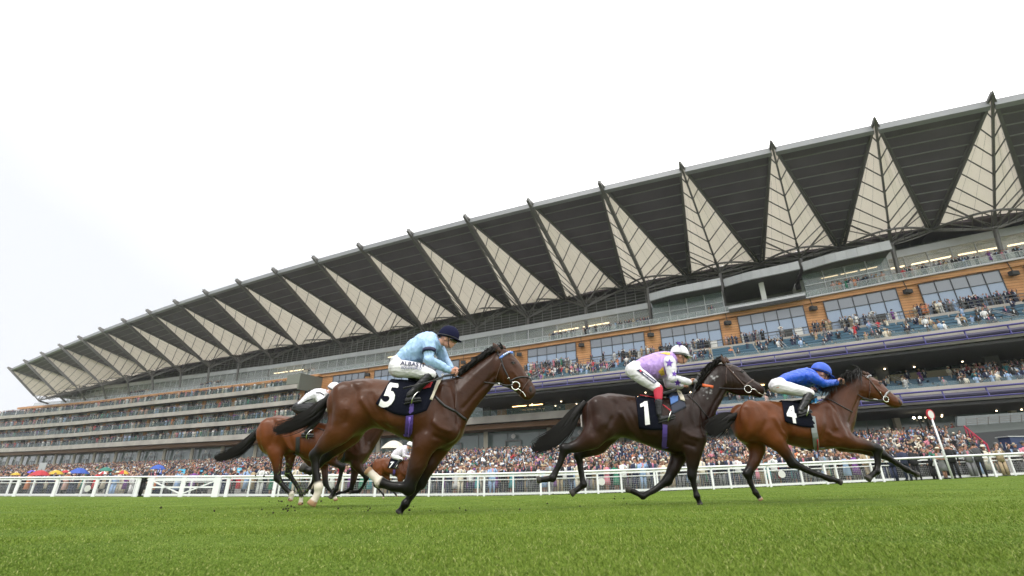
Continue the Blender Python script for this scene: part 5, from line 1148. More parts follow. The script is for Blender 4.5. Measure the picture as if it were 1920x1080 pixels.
# ------------------------------------------------------------------ rails
rail_w = mat('white_rail_plastic', (.74, .75, .76), .4, noise=.05, nscale=2)
def rail_world(pxx, pyy=915, back=0):
    r = ray(pxx, pyy); d = Vector((r.x, r.y)).normalized(); q = d*rail_at_dir(d); x, y = q.x, q.y+back; return Vector((x, y, float(ground(x, y))))
def rail_xy(x, back=0): y = railY(x)+back; return Vector((x, y, float(ground(x, y))))
xs2 = []; x = rail_world(1014).x
while x > -44: xs2.append(x); x -= 3.15
x = rail_world(1014).x+3.15
while x < 38: xs2.append(x); x += 3.15
xs2.sort()
RR_ = empty('running_rail', rail_xy(1)); tag(RR_, 'white plastic running rail edging the turf, nearest of the white fences', 'rail')
def inpar(mb, name, m, par, smooth=False):
    o = mb.build(name, m, None, smooth); o.parent = par; o.matrix_parent_inverse = Matrix.Translation(-par.location); return o
mb = MB(); pts = [rail_xy(x)+up*1.16 for x in np.arange(-46, 40, 1.2)]; mb.tube(pts, .055, 8, .075); inpar(mb, 'top_rail', rail_w, RR_, True)
for x in xs2:
    p = rail_xy(x); mb = MB(); mb.beam(p+Vector((.0, .02, -.05)), p+Vector((0, .04, 1.12)), .10 if x > -14 else .2, .07); mb.beam(p+Vector((0, .04, .98)), p+Vector((0, .22, .72)), .06); inpar(mb, 'post', rail_w, RR_)
CF = empty('crowd_fence', rail_xy(1, .9)); tag(CF, 'white crowd fence with wire mesh panels standing behind the running rail', 'fence')
B_ = .9
mb = MB(); pts = [rail_xy(x, B_) for x in np.arange(-46, 40, 1.2)]
for a, b in zip(pts[:-1], pts[1:]):
    mb.beam(a+up*1.06, b+up*1.06, .07, .09); mb.beam(a+up*.86, b+up*.86, .04, .045); 
inpar(mb, 'top_rail', rail_w, CF)
mb = MB()
for a, b in zip(pts[:-1], pts[1:]): mb.beam(a+up*.10, b+up*.10, .06, .12)
inpar(mb, 'bottom_rail', rail_w, CF)
x = rail_world(1032).x; st1 = []
while x > -44: st1.append(x); x -= 2.05
x = rail_world(1032).x+2.05
while x < 38: st1.append(x); x += 2.05
for x in sorted(st1):
    p = rail_xy(x, B_); mb = MB(); mb.beam(p-up*.05, p+up*1.1, .09, .09); inpar(mb, 'post', rail_w, CF)
wire = mat('galvanised_wire', (.38, .39, .40), .45, metal=.4)
mb = MB(); xs_ = np.arange(-40, 36, .1)
for x in xs_:
    p = rail_xy(x, B_+.03); mb.add([p+Vector((-.005, 0, .15)), p+Vector((.005, 0, .15)), p+Vector((.005, 0, .86)), p+Vector((-.005, 0, .86))], [(0, 1, 2, 3)])
for z in np.arange(.2, .86, .1):
    for i in range(0, len(xs_)-10, 10):
        a, b = rail_xy(xs_[i], B_+.03), rail_xy(xs_[i+10], B_+.03); mb.add([a+up*z, b+up*z, b+up*(z+.01), a+up*(z+.01)], [(0, 1, 2, 3)])
inpar(mb, 'wire_mesh', wire, CF)
for q in ((1128, 903), (1466, 889), (164, 916)):
    w_ = rail_world(*q, back=B_-.1); c = at(q[0], q[1], w_.y); mb = MB(); n_ = 20
    mb.loft([[c+Vector((math.cos(t)*.2, -.01, math.sin(t)*.2)) for t in [2*math.pi*i/n_ for i in range(n_)]], [c+Vector((math.cos(t)*.2, .02, math.sin(t)*.2)) for t in [2*math.pi*i/n_ for i in range(n_)]]])
    inpar(mb, 'white_disc', white_wall, CF)
# gate with crossed braces
g0, g1 = rail_world(280), rail_world(410); G = empty('rail_gate', lerp(g0, g1, .5)-Vector((0, .12, 0))); tag(G, 'white wooden rail gate with crossed diagonal braces at the far left', 'gate')
fw = Vector((0, -.12, 0))
for t in (0, .04, .5, .96, 1.0):
    p = lerp(g0, g1, t)+fw; mb = MB(); mb.beam(p, p+up*1.1, .2 if t not in (.5,) else .26, .08); inpar(mb, 'post', rail_w, G)
for a, b in ((.04, .5), (.5, .96)):
    p, q = lerp(g0, g1, a)+fw, lerp(g0, g1, b)+fw; mb = MB()
    for z in (.95, .55, .12): mb.beam(p+up*z, q+up*z, .05, .09)
    mb.beam(p+up*.92, q+up*.16, .05, .07) if a < .1 else mb.beam(p+up*.16, q+up*.92, .05, .07); inpar(mb, 'leaf', rail_w, G)
# finishing post
fp = rail_world(1782, 894, -.12); top = at(1744.5, 777.5, fp.y); F = empty('finish_post', fp); tag(F, 'white finish post topped by a red and white disc', 'post')
mb = MB(); mb.tube([fp-up*.05, lerp(fp, top, .97)], [.055, .045], 12); inpar(mb, 'pole', rail_w, F, True)
redm = mat('signal_red', (.38, .012, .022), .5)
def disc(c, r, y0, y1, m, nm, rx=.62):
    mb = MB(); n_ = 28; ax = Vector((1, -.25, 0)).normalized()
    mb.loft([[c+ax*math.cos(t)*r*rx+up*math.sin(t)*r+Vector((0, y, 0)) for t in [2*math.pi*i/n_ for i in range(n_)]] for y in (y0, y1)]); inpar(mb, nm, m, F)
disc(top, .315, -.03, .03, redm, 'red_disc', .6); disc(top-Vector((0, .045, 0)), .225, -.005, .01, white_wall, 'white_centre', .6)
# ------------------------------------------------------------------ people
HAIRC = [(.02, .013, .008), (.045, .025, .012), (.14, .085, .035), (.13, .125, .12), (.012, .01, .008)]
SKINC = [(.42, .22, .15), (.47, .27, .20), (.34, .17, .11), (.09, .045, .03)]
PAL = dict(navy=(.018, .025, .06), black=(.012, .012, .014), charcoal=(.06, .06, .065), grey=(.20, .20, .21), tan=(.38, .29, .18), cream=(.62, .56, .44), white=(.68, .68, .67), pink=(.62, .22, .28), red=(.48, .03, .04), green=(.03, .20, .12), lightblue=(.28, .40, .60), orange=(.60, .22, .10), yellow=(.60, .45, .10), purple=(.18, .06, .25), teal=(.05, .25, .28), blush=(.60, .38, .33))
def pm(nm_, c): return mat('cloth_'+nm_, c, .8, noise=.12, nscale=6)
def figure(mb, kind, mats, rg, o=Vector((0, 0, 0)), pose='stand', det=8, hgt=1.0):
    """a standing spectator facing -y; slots: 0 jacket or dress, 1 shirt, 2 skin, 3 hair, 4 legs, 5 hat or tie, 6 shoes"""
    S_ = lambda x, y, z: o+Vector((x, y, z))*hgt
    def ring(z, rx, ry, y=0, n=det*2, x=0): return [S_(x+rx*math.cos(2*math.pi*j/n), y+ry*math.sin(2*math.pi*j/n), z) for j in range(n)]
    w_ = rg.uniform(.94, 1.06); lean = rg.uniform(-.03, .06)
    if kind == 'dress':
        mb.mi = 0; mb.loft([ring(.45, .23, .18), ring(.7, .21, .17), ring(.95, .18, .14), ring(1.12, .135, .11, -.01), ring(1.3, .17, .125, -.02), ring(1.42, .15, .09, -.01), ring(1.46, .06, .055)])
        mb.mi = 2
        for s_ in (-1, 1): mb.tube([S_(s_*.08, 0, .5), S_(s_*.08, 0, .28), S_(s_*.075, .01, .08)], [.06, .052, .035], det)
    else:
        mb.mi = 0; mb.loft([ring(.78, .185*w_, .125*w_), ring(.95, .18*w_, .125*w_), ring(1.1, .175*w_, .13*w_, lean*-.4), ring(1.28, .205*w_, .13*w_, -lean*.6), ring(1.40, .195*w_, .105, -lean*.6), ring(1.46, .10, .075, -lean*.5), ring(1.49, .062, .06, -lean*.4)])
        mb.mi = 1; mb.add([S_(-.055, -.128-lean*.6, 1.40), S_(.055, -.128-lean*.6, 1.40), S_(.0, -.142*w_-lean*.5, 1.10), S_(-.04, -.085-lean*.5, 1.475), S_(.04, -.085-lean*.5, 1.475)], [(0, 1, 2)[::-1], (0, 3, 4, 1)[::-1]])
        mb.mi = 5; mb.add([S_(-.014, -.15-lean*.6, 1.41), S_(.014, -.15-lean*.6, 1.41), S_(.018, -.152*w_-lean*.5, 1.20), S_(0, -.153*w_-lean*.5, 1.15), S_(-.018, -.152*w_-lean*.5, 1.20)], [(0, 1, 2, 3, 4)[::-1]])
        mb.mi = 4
        for s_ in (-1, 1): mb.tube([S_(s_*.095, 0, .86), S_(s_*.1, -.01, .48), S_(s_*.11, .01, .09)], [.095*w_, .068, .052], det)
    mb.mi = 6
    for s_ in (-1, 1): mb.tube([S_(s_*.11, .05, .045), S_(s_*.115, -.08, .045), S_(s_*.12, -.19, .03)], [.045, .045, .025], det, [.045, .05, .04])
    # arms
    for s_ in (-1, 1):
        a = rg.random(); sh = S_(s_*.20*w_, -lean*.6, 1.38)
        if pose == 'photo' and a < .8: el, wr, hd = S_(s_*.26, -.14, 1.22), S_(s_*.12, -.26, 1.50), S_(s_*.08, -.28, 1.57)
        elif a < .45: el, wr, hd = S_(s_*.26, .02, 1.12), S_(s_*.25, -.06, .88), S_(s_*.25, -.08, .80)
        elif a < .82: el, wr, hd = S_(s_*.27, 0, 1.12), S_(s_*.12, -.2, 1.08), S_(s_*.05, -.22, 1.09)
        elif a < .965: el, wr, hd = S_(s_*.28, -.05, 1.14), S_(s_*.2, -.27, 1.22), S_(s_*.17, -.32, 1.27)
        else: el, wr, hd = S_(s_*.32, -.08, 1.48), S_(s_*.26, -.15, 1.72), S_(s_*.26, -.16, 1.80)
        mb.mi = 2 if kind == 'dress' and rg.random() < .8 else 0
        mb.tube([sh, lerp(sh, el, .5), el, wr], [.062, .055, .047, .036], det); mb.ell(sh, (.064,)*3, n=det, m=6); mb.ell(el, (.048,)*3, n=det, m=5)
        mb.mi = 2; mb.tube([wr, lerp(wr, hd, .6), hd+(hd-wr)*.5], [.028, .036, .018], det, [.02, .02, .012])
    # head and neck
    mb.mi = 2; hz = 1.645; hy = -.03-lean*.6; mb.tube([S_(0, -lean*.4, 1.44), S_(0, hy*.8, 1.56)], [.056, .052], det); tz = rg.uniform(-.2, .2)
    mb.ell(S_(0, hy, hz), (.074*hgt, .09*hgt, .108*hgt), n=det*2, m=10); mb.ell(S_(tz*.05, hy-.035, hz-.06), (.05*hgt, .05*hgt, .052*hgt), n=det, m=6); mb.ell(S_(tz*.1, hy-.098, hz-.012), (.013, .02, .024), n=6, m=5)
    for s_ in (-1, 1): mb.ell(S_(s_*.076, hy+.01, hz-.01), (.012, .02, .03), n=6, m=5)
    mb.mi = 6
    for s_ in (-1, 1): mb.ell(S_(s_*.03+tz*.08, hy-.082, hz+.012), (.014, .012, .007), n=6, m=4)
    mb.ell(S_(tz*.1, hy-.082, hz-.062), (.022, .01, .005), n=6, m=4)
    mb.mi = 3
    mb.loft([ring(hz-.03, .079, .070, hy+.034), ring(hz+.03, .084, .092, hy+.016), ring(hz+.055, .082, .101, hy+.002), ring(hz+.09, .068, .085, hy+.002), ring(hz+.122, .03, .035, hy+.01)])
    if kind == 'dress': mb.loft([ring(hz+.03, .088, .06, hy+.045), ring(hz-.06, .092, .055, hy+.05), ring(hz-.17, .075, .04, hy+.06)])
    hat = mats.get('hat')
    if hat:
        mb.mi = 5
        if hat == 'wide': mb.loft([ring(hz+.055, .19, .19, hy), ring(hz+.065, .20, .20, hy), ring(hz+.07, .09, .10, hy), ring(hz+.145, .075, .085, hy), ring(hz+.155, .03, .03, hy)])
        elif hat == 'trilby': mb.loft([ring(hz+.055, .125, .14, hy), ring(hz+.063, .13, .145, hy), ring(hz+.065, .088, .10, hy), ring(hz+.16, .07, .085, hy), ring(hz+.165, .03, .04, hy)])
        else: mb.loft([ring(hz+.06, .09, .10, hy), ring(hz+.16, .085, .095, hy), ring(hz+.185, .02, .02, hy)])
    return mb
def wear(rg):
    if rg.random() < .72:
        j = rg.choices(['navy', 'black', 'charcoal', 'grey', 'tan', 'lightblue', 'cream', 'white'], [34, 22, 18, 10, 6, 4, 2, 5])[0]
        sh = rg.choice(['white', 'white', 'lightblue', 'pink', 'white']); tie = rg.choice(['red', 'navy', 'purple', 'yellow', 'teal', 'pink', 'green']); lg = j if rg.random() < .6 else rg.choice(['navy', 'grey', 'tan', 'charcoal'])
        hat = rg.choices([None, 'trilby'], [88, 12])[0]
        if hat: tie = rg.choice(['cream', 'tan', 'navy'])
        return dict(kind='suit', cols=[j, sh, None, None, lg, tie, 'black'], hat=hat, words={'lightblue': 'light blue', 'charcoal': 'dark grey'}.get(j, j)+' suit', extra=({'pink': 'pink shirt', 'lightblue': 'blue shirt'}.get(sh, 'white shirt'))+(' and a brimmed hat' if hat else ''))
    j = rg.choice(['pink', 'red', 'green', 'white', 'cream', 'lightblue', 'orange', 'yellow', 'purple', 'teal', 'navy', 'black', 'blush', 'blush'])
    hat = rg.choices([None, 'wide', 'cap'], [55, 25, 20])[0]; hc = rg.choice(['cream', 'white', 'tan', j, 'black'])
    return dict(kind='dress', cols=[j, j, None, None, j, hc, 'black'], hat=hat, words={'lightblue': 'light blue', 'blush': 'pale blush'}.get(j, j)+' dress', extra={None: 'no hat', 'wide': 'wide '+hc+' hat', 'cap': 'small '+hc+' hat'}[hat])
prot = []; rgp = random.Random(11)
for i in range(56):
    wv = wear(rgp); cols = wv['cols']; sk = SKINC[rgp.choices([0, 1, 2, 3], [40, 35, 20, 5])[0]]; hr = HAIRC[rgp.randrange(5)]
    ms = [pm(cols[0], PAL[cols[0]]), pm(cols[1], PAL[cols[1]]), mat('skin%d' % SKINC.index(sk), sk, .55, spec=.3), mat('hair%d' % HAIRC.index(hr), hr, .7), pm(cols[4], PAL[cols[4]]), pm(cols[5], PAL[cols[5]]), pm('black', PAL['black'])]
    mb = MB(); figure(mb, wv['kind'], dict(hat=wv['hat']), rgp, pose=rgp.choice(['stand', 'stand', 'photo'])); o = mb.build('person', ms, None, True); fix_normals(o); prot.append((o.data, wv)); bpy.data.objects.remove(o)
WHERE = [(150, 'at the far left'), (270, 'by umbrellas left of gate'), (420, 'behind the cross-braced gate'), (560, 'behind rail left of trailing horses'), (700, 'behind legs of trailing horses'), (780, 'beyond small far horse'), (880, 'beyond forelegs of blue jockey\'s horse'), (960, 'right of blue jockey\'s horse'), (1050, 'left of darkest horse'),
         (1170, 'beyond hind legs of darkest horse'), (1320, 'beyond forelegs of darkest horse'), (1430, 'between the darkest and leading horses'), (1560, 'beyond hind legs of leading horse'), (1690, 'beyond forelegs of leading horse'), (1790, 'beside the finish post'), (3000, 'right of finish post')]
def where(p):
    for x, s_ in WHERE:
        if p < x: return s_
def to_px(v):
    q = v-CAM; z = q.y*ct+q.z*st; yy = -q.y*st+q.z*ct; return (960+FPX*q.x/z, 540-FPX*yy/z, z)
# table azimuth -> bay
ktab = np.arange(-2.9, 29.5, .1); atab = np.array([math.atan2(azr(k).x, azr(k).y) for k in ktab])
def k_of(az): return float(np.interp(-az, -atab, ktab))
cand = []; rg = random.Random(3)
for az in np.arange(R(-47.2), R(46.5), R(.25)):
    pass
def crowd_rows():
    out = []
    r = 0
    az0, az1 = R(-47.5), R(45.8)
    row = 0
    # rows follow the rail: offset d metres beyond it
    d = 1.5
    while d < 260:
        az = az0+rg.random()*.01
        while az < az1:
            v = Vector((math.sin(az), math.cos(az))); k = k_of(az); f = azr(k); r1 = f.length; rr0 = rail_at_dir(v); r_ = rr0+d
            if r_ < r1-1.5:
                t = (r_-rr0-1)/(r1-rr0-1); z = slope_pt(k, max(0, t))[0].z
                out.append((v.x*r_, v.y*r_, z, r_, az, k, t, row))
            az += (.50+.004*(r_-28)*(1 if r_ > 28 else 0))*rg.uniform(.82, 1.25)/r_
        d += (.95 if row < 5 else 2.3+max(0, d-20)*.012); row += 1
    return out
rows = crowd_rows()
keep = []
for q in rows:
    P = to_px(Vector(q[:3])+up*1.5)
    if P[0] > 1925 or P[0] < -12: continue
    if P[0] < 470 and q[3]-rail_at_dir(Vector((math.sin(q[4]), math.cos(q[4])))) < 10: continue
    if P[0] > 1800+max(0, (P[1]-795))*1.05 and q[3] > 45: continue
    if rg.random() < (.10 if q[6] < .3 else .07): continue
    keep.append((q, P))
keep.sort(key=lambda a: a[0][3])
IND, MASS = keep[:272], keep[272:]; NAMED = {}; USED = set()
def put(mesh, wv, loc, rz, s_, label, group):
    o = bpy.data.objects.new('person', mesh); COL.objects.link(o); o.location = loc; o.rotation_euler = (0, 0, rz); o.scale = (s_, s_, s_); tag(o, label, 'spectator', group); return o
for i, (q, P) in enumerate(IND):
    for _t in range(60):
        mesh, wv = prot[rg.randrange(len(prot))]; key = (mesh.name, where(P[0]), min(q[7], 3)); kw = (wv['words'], 'hat' if wv['hat'] and wv['kind'] == 'suit' else wv['extra'] if wv['kind'] == 'dress' else wv['cols'][5], where(P[0]), min(q[7], 3))
        if kw not in USED: break
    USED.add(kw); hgt = .92 if wv['kind'] == 'dress' else 1.0
    rowp = ('front row', 'second row', 'third row')[q[7]] if q[7] < 3 else 'further back'
    tie = wv['cols'][5]; face = -q[4]+rg.gauss(0.25, .35)
    lab = ('man in %s, %s, %s ' % (wv['words'], 'hat' if wv['hat'] else tie+' tie', rowp) if wv['kind'] == 'suit' else 'woman in %s, %s, %s ' % (wv['words'], wv['extra'], rowp))+where(P[0])
    ob = put(mesh, wv, (q[0]+rg.gauss(0, .06), q[1]+rg.gauss(0, .08), q[2]), face, hgt*rg.uniform(.95, 1.06), lab, 'spectators behind the rails'); NAMED.setdefault(lab, []).append((P[0], ob))
NUMW = ['zero', 'one', 'two', 'three', 'four', 'five', 'six', 'seven', 'eight']
for lab, L_ in NAMED.items():
    if len(L_) > 1:
        L_.sort(key=lambda a: a[0]); n_ = len(L_)
        for i, (x_, ob) in enumerate(L_): ob['label'] = ('leftmost ' if i == 0 else 'rightmost ' if i == n_-1 else ('middle ' if n_ == 3 else '%s from left ' % ['', 'second', 'third', 'fourth', 'fifth', 'sixth'][i]))+lab
# the rest of the crowd as one mass
cols_m = list(PAL); mass_m = [pm(c, PAL[c]) for c in cols_m]+[mat('skin%d' % i, SKINC[i], .55, spec=.3) for i in range(4)]+[mat('hair%d' % i, HAIRC[i], .7) for i in range(5)]
ci = {c: i for i, c in enumerate(cols_m)}; SK0 = len(cols_m); HR0 = SK0+4
def lowfig(seed, kind, hat, pose, seat=False):
    mb = MB(); r_ = random.Random(seed)
    def oct_(c, r, n=6, m=4): mb.ell(c, r, n=n, m=m)
    z0 = .4 if not seat else .0
    if kind == 'dress': mb.mi = 0; mb.loft([[Vector((rx*math.cos(a), ry*math.sin(a), z)) for a in [math.pi/3*j for j in range(6)]] for z, rx, ry in ((.4, .23, .18), (.9, .18, .14), (1.12, .14, .11), (1.36, .18, .12), (1.46, .07, .06))])
    else:
        mb.mi = 0; mb.loft([[Vector((rx*math.cos(a), ry*math.sin(a), z)) for a in [math.pi/4*j+.39 for j in range(8)]] for z, rx, ry in ((.78, .19, .13), (1.1, .19, .13), (1.38, .22, .12), (1.47, .08, .07))])
        mb.mi = 1; mb.add([(-.06, -.135, 1.42), (.06, -.135, 1.42), (0, -.15, 1.08)], [(2, 1, 0)])
        mb.mi = 4; 
        for s_ in (-1, 1): mb.box(s_*.1-.075, s_*.1+.075, -.08, .08, 0, .8)
    for s_ in (-1, 1):
        a = r_.random(); sh = Vector((s_*.22, 0, 1.38))
        if pose == 'photo': el, wr = Vector((s_*.26, -.15, 1.22)), Vector((s_*.1, -.28, 1.52))
        elif a < .6: el, wr = Vector((s_*.27, 0, 1.1)), Vector((s_*.25, -.08, .86))
        elif a < .95: el, wr = Vector((s_*.28, -.03, 1.12)), Vector((s_*.08, -.22, 1.1))
        else: el, wr = Vector((s_*.3, -.05, 1.5)), Vector((s_*.27, -.1, 1.78))
        mb.mi = 0; mb.tube([sh, el, wr], [.06, .05, .035], 5); mb.mi = 2; oct_(wr, (.045, .045, .05), 5, 3)
    mb.mi = 2; oct_((0, -.03, 1.63), (.08, .095, .12), 8, 6)
    mb.mi = 3; mb.loft([[Vector((rx*math.cos(a), -.03+.02+ry*math.sin(a), z)) for a in [math.pi/3*j for j in range(6)]] for z, rx, ry in ((1.61, .088, .08), (1.675, .09, .108), (1.73, .07, .085), (1.77, .03, .03))])
    if hat: mb.mi = 5; mb.loft([[Vector((rx*math.cos(a), -.03+rx*math.sin(a), z)) for a in [math.pi/4*j for j in range(8)]] for z, rx in ((1.68, .17), (1.70, .18), (1.70, .1), (1.80, .08), (1.81, .02))])
    # triangulate
    v = np.array([tuple(x) for x in mb.v], float); tf = []; tm_ = []
    for f, m in zip(mb.f, mb.m):
        for i in range(1, len(f)-1): tf.append((f[0], f[i], f[i+1])); tm_.append(m)
    return v, np.array(tf), np.array(tm_)
LOW = []
for i in range(26):
    kind = 'suit' if i < 17 else 'dress'; LOW.append((kind,)+lowfig(i, kind, (i % 8 == 3) or (kind == 'dress' and i % 2 == 0), 'photo' if i % 4 == 1 else 'stand'))
def mass(name, items, label, seated=False):
    """items: (x,y,z,facing,scale); all figures of one crowd in a single mesh"""
    V = []; F_ = []; Mi = []; b = 0
    for (x, y, z, fz, s_) in items:
        kind, v, f, m = LOW[rg.randrange(17) if rg.random() < .76 else rg.randrange(17, 26)]; c, s = math.cos(fz), math.sin(fz); w_ = v*s_
        vv = np.stack([w_[:, 0]*c-w_[:, 1]*s+x, w_[:, 0]*s+w_[:, 1]*c+y, w_[:, 2]+z], 1)
        if kind == 'suit':
            j = rg.choices(['navy', 'black', 'charcoal', 'grey', 'tan', 'lightblue', 'cream', 'white'], [34, 24, 18, 8, 6, 4, 2, 6])[0]; sh = rg.choice(['white', 'white', 'lightblue', 'white', 'pink']); lg = j
        else: j = rg.choice(['pink', 'red', 'green', 'white', 'white', 'cream', 'lightblue', 'orange', 'navy', 'purple', 'teal', 'navy', 'black', 'blush', 'black', 'tan']); sh = j; lg = j
        mp_ = np.array([ci[j], ci[sh], SK0+rg.choices([0, 1, 2, 3], [40, 35, 20, 5])[0], HR0+rg.randrange(5), ci[lg], ci[rg.choice(['cream', 'charcoal', 'tan', 'black', 'black'])], ci['black']])
        V.append(vv); F_.append(f+b); Mi.append(mp_[m]); b += len(v)
    V = np.concatenate(V); F_ = np.concatenate(F_); Mi = np.concatenate(Mi)
    me = bpy.data.meshes.new(name); me.vertices.add(len(V)); me.vertices.foreach_set('co', V.astype(np.float32).ravel()); me.loops.add(len(F_)*3); me.loops.foreach_set('vertex_index', F_.astype(np.int32).ravel())
    me.polygons.add(len(F_)); me.polygons.foreach_set('loop_start', np.arange(0, len(F_)*3, 3, dtype=np.int32)); me.polygons.foreach_set('loop_total', np.full(len(F_), 3, np.int32))
    for m in mass_m: me.materials.append(m)
    me.polygons.foreach_set('material_index', Mi.astype(np.int32)); me.update(); me.validate()
    o = bpy.data.objects.new(name, me); COL.objects.link(o); tag(o, label, kind='stuff'); return o
it = [(q[0]+rg.gauss(0, .12), q[1]+rg.gauss(0, .2), q[2]+rg.uniform(0, .1), -q[4]+rg.gauss(.3, .5), (1+(float(np.interp(q[5], GK, GV))-1)*min(1, max(0, q[6])))*rg.uniform(.9, 1.06)) for q, P in MASS]
def on_stand(k, o_, z, s_=1.0, drop=0): p = S(k, o_, z); d = math.atan2(p.x, p.y); g_ = float(np.interp(k, GK, GV)); return (p.x+rg.gauss(0, .15), p.y+rg.gauss(0, .15), p.z-drop, -d+rg.gauss(.3, .4), s_*g_*rg.uniform(.92, 1.06))
def cl(k, seed, lo, hi): return lo+(hi-lo)*(.5+.5*math.sin(k*2.1+seed)*math.sin(k*.83+seed*2.3))
for z, kend, zt in floors:          # balconies
    k = max(kend, 9.95)
    while k < 29:
        if rg.random() < cl(k, z, .25, .95): it.append(on_stand(k, .81+.02*rg.random(), z)); 
        if rg.random() < .35: it.append(on_stand(k, .86+.05*rg.random(), z))
        k += .045*rg.uniform(.8, 1.3)
for r_, (o_, z) in enumerate(UP):   # seated rows of the upper tier
    k = -1.2
    while k < 6.2:
        if rg.random() < (cl(k, r_*.3, .0, .42) if k < 3 else cl(k, r_*.2, .25, .8)) and (k*1.02) % .98 > .08: it.append(on_stand(k, o_+.008, z, 1, .42))
        k += .037
for j in range(2):
    k = -1.2
    while k < 6.2:
        if rg.random() < (.62 if math.sin(k*5.1)+math.sin(k*2.3+1) > -.35 else .12): it.append(on_stand(k, 1.125+.02*j, 20.6))
        k += .037*rg.uniform(.8, 1.3)
for r_, (o_, z) in enumerate(LO):
    k = -1.2
    while k < 4.5:
        pr_ = .5 if k < .9 else .12 if k < 2.5 else .3
        if rg.random() < pr_: it.append(on_stand(k, o_+.008, z, 1, .42))
        k += .037
k = -1.2
while k < 4.5:
    if rg.random() < (.75 if k < .8 else .2): it.append(on_stand(k, .82+.05*rg.random(), 11.55))
    k += .04
for a, b in ((-.9, -.1), (.0, .35), (.45, .74), (.9, 1.45), (3.75, 4.45), (4.5, 4.7), (4.85, 5.25), (7.9, 8.3), (10.2, 10.5), (13, 13.8), (16, 16.7), (2.9, 2.95), (-1.4, -1.0)):
    k = a
    while k < b:
        it.append(on_stand(k, 1.18+.03*rg.random(), 26.2)); k += .037*rg.uniform(.8, 1.4)
mass('crowd', it, 'dense crowd of suited men and women in summer dresses filling the steppings and tiers')
# named people at the rail on the course side
def solo(pxx, pyy, back, wv_pick, rz, label, hgt=1.0, hat=None, cols=None, kind='suit', pose='stand', seed=1, lean=0):
    p = rail_world(pxx, pyy, back); mb = MB(); r_ = random.Random(seed); c_ = cols
    ms = [pm(c_[0], PAL[c_[0]]), pm(c_[1], PAL[c_[1]]), mat('skin0', SKINC[0], .55), mat('hair%d' % (seed % 5), HAIRC[seed % 5], .7), pm(c_[2], PAL[c_[2]]), pm(c_[3], PAL[c_[3]]), pm('black', PAL['black'])]
    figure(mb, kind, dict(hat=hat), r_, pose=pose, det=10); o = mb.build('person', ms, None, True); fix_normals(o); o.location = p; o.rotation_euler = (lean*math.cos(rz), lean*math.sin(rz), rz); o.scale = (hgt,)*3; tag(o, label, 'person'); return o
solo(256, 931, .25, 0, 2.6, 'man in dark suit standing alone against the rail left of the gate', 1.0, None, ('black', 'white', 'black', 'navy'), seed=3)
solo(1716, 905, .35, 0, 2.9, 'man in navy suit leaning at the rail left of the finish post', 1.02, None, ('navy', 'white', 'navy', 'navy'), seed=4)
solo(1738, 903, .5, 0, 2.5, 'man in black suit beside the navy suited man near the finish post', 1.0, None, ('black', 'white', 'black', 'red'), seed=6)
solo(1787, 900, .4, 0, .3, 'woman in grey dress and broad cream hat next to the finish post', .95, 'wide', ('grey', 'grey', 'grey', 'cream'), kind='dress', seed=7)
solo(1806, 899, .3, 0, 2.2, 'man in black suit leaning on the rail just right of the finish post', 1.05, None, ('black', 'lightblue', 'black', 'navy'), seed=8)
solo(1856, 895, .3, 0, 2.4, 'man in dark grey suit with pale blue shirt turned along the rail at far right', 1.05, None, ('charcoal', 'lightblue', 'black', 'navy'), seed=9, pose='photo')
solo(1893, 880, 2.6, 0, .2, 'man in black jacket pointing, in front of the dark building at far right', 1.0, None, ('black', 'pink', 'black', 'navy'), seed=12, pose='photo')
# ------------------------------------------------------------------ umbrellas, boards and the dark stand end
def umbrella(pxx, pyy, wpx, Y, cols, label, hp_=1.0):
    c = at(pxx, pyy, Y); z = to_px(c)[2]; r_ = wpx/2*z/FPX; o = empty('umbrella', c-up*(r_*1.5)); tag(o, label, 'umbrella'); n_ = 8
    mb = MB(); apex = c+up*r_*.28
    for i in range(n_):
        a0, a1 = 2*math.pi*i/n_, 2*math.pi*(i+1)/n_; mb.mi = i % len(cols); prev = None
        for s_ in range(5):
            t = (s_+1)/5; zz = apex.z-r_*.62*t**2; rr = r_*t; p0, p1 = Vector((c.x+rr*math.cos(a0), c.y+rr*math.sin(a0), zz)), Vector((c.x+rr*math.cos(a1), c.y+rr*math.sin(a1), zz))
            if prev is None: mb.add([apex, p0, p1], [(0, 1, 2)])
            else: mb.add([prev[0], p0, p1, prev[1]], [(0, 1, 2, 3)])
            prev = (p0, p1)
    cn = inpar(mb, 'canopy', [mat('umbrella_'+k_, v_, .6) for k_, v_ in cols], o); mb = MB(); mb.tube([apex+up*r_*.12, c-up*r_*1.5], .02, 6); inpar(mb, 'pole', steel, o)
    mb = MB(); 
    for i in range(n_): a = 2*math.pi*i/n_; mb.beam(apex-up*r_*.1, Vector((c.x+r_*.97*math.cos(a), c.y+r_*.97*math.sin(a), apex.z-r_*.6)), .012)
    inpar(mb, 'ribs', steel, o)
Yl, Re, Bl, Gr, Wh, Bk, Be, Vi = ('yellow', (.45, .30, .02)), ('red', (.36, .015, .025)), ('blue', (.02, .07, .34)), ('green', (.02, .15, .11)), ('white', (.7, .7, .7)), ('black', (.012, .012, .014)), ('beige', (.55, .50, .42)), ('violet', (.12, .08, .5))
umbrella(30, 888, 15, 42, [Yl], 'small yellow umbrella, leftmost in the crowd'); umbrella(60, 884, 15, 43, [Vi], 'small violet umbrella next to the wide red one'); umbrella(76, 886, 31, 42, [Re], 'wide red umbrella below the grey board on the left')
umbrella(106, 885, 24, 43, [Yl], 'yellow umbrella between two red ones'); umbrella(123, 883.5, 15, 44, [Re], 'small red umbrella touching the big blue one'); umbrella(149, 882, 32, 43, [Bl], 'big blue umbrella over the crowd on the left')
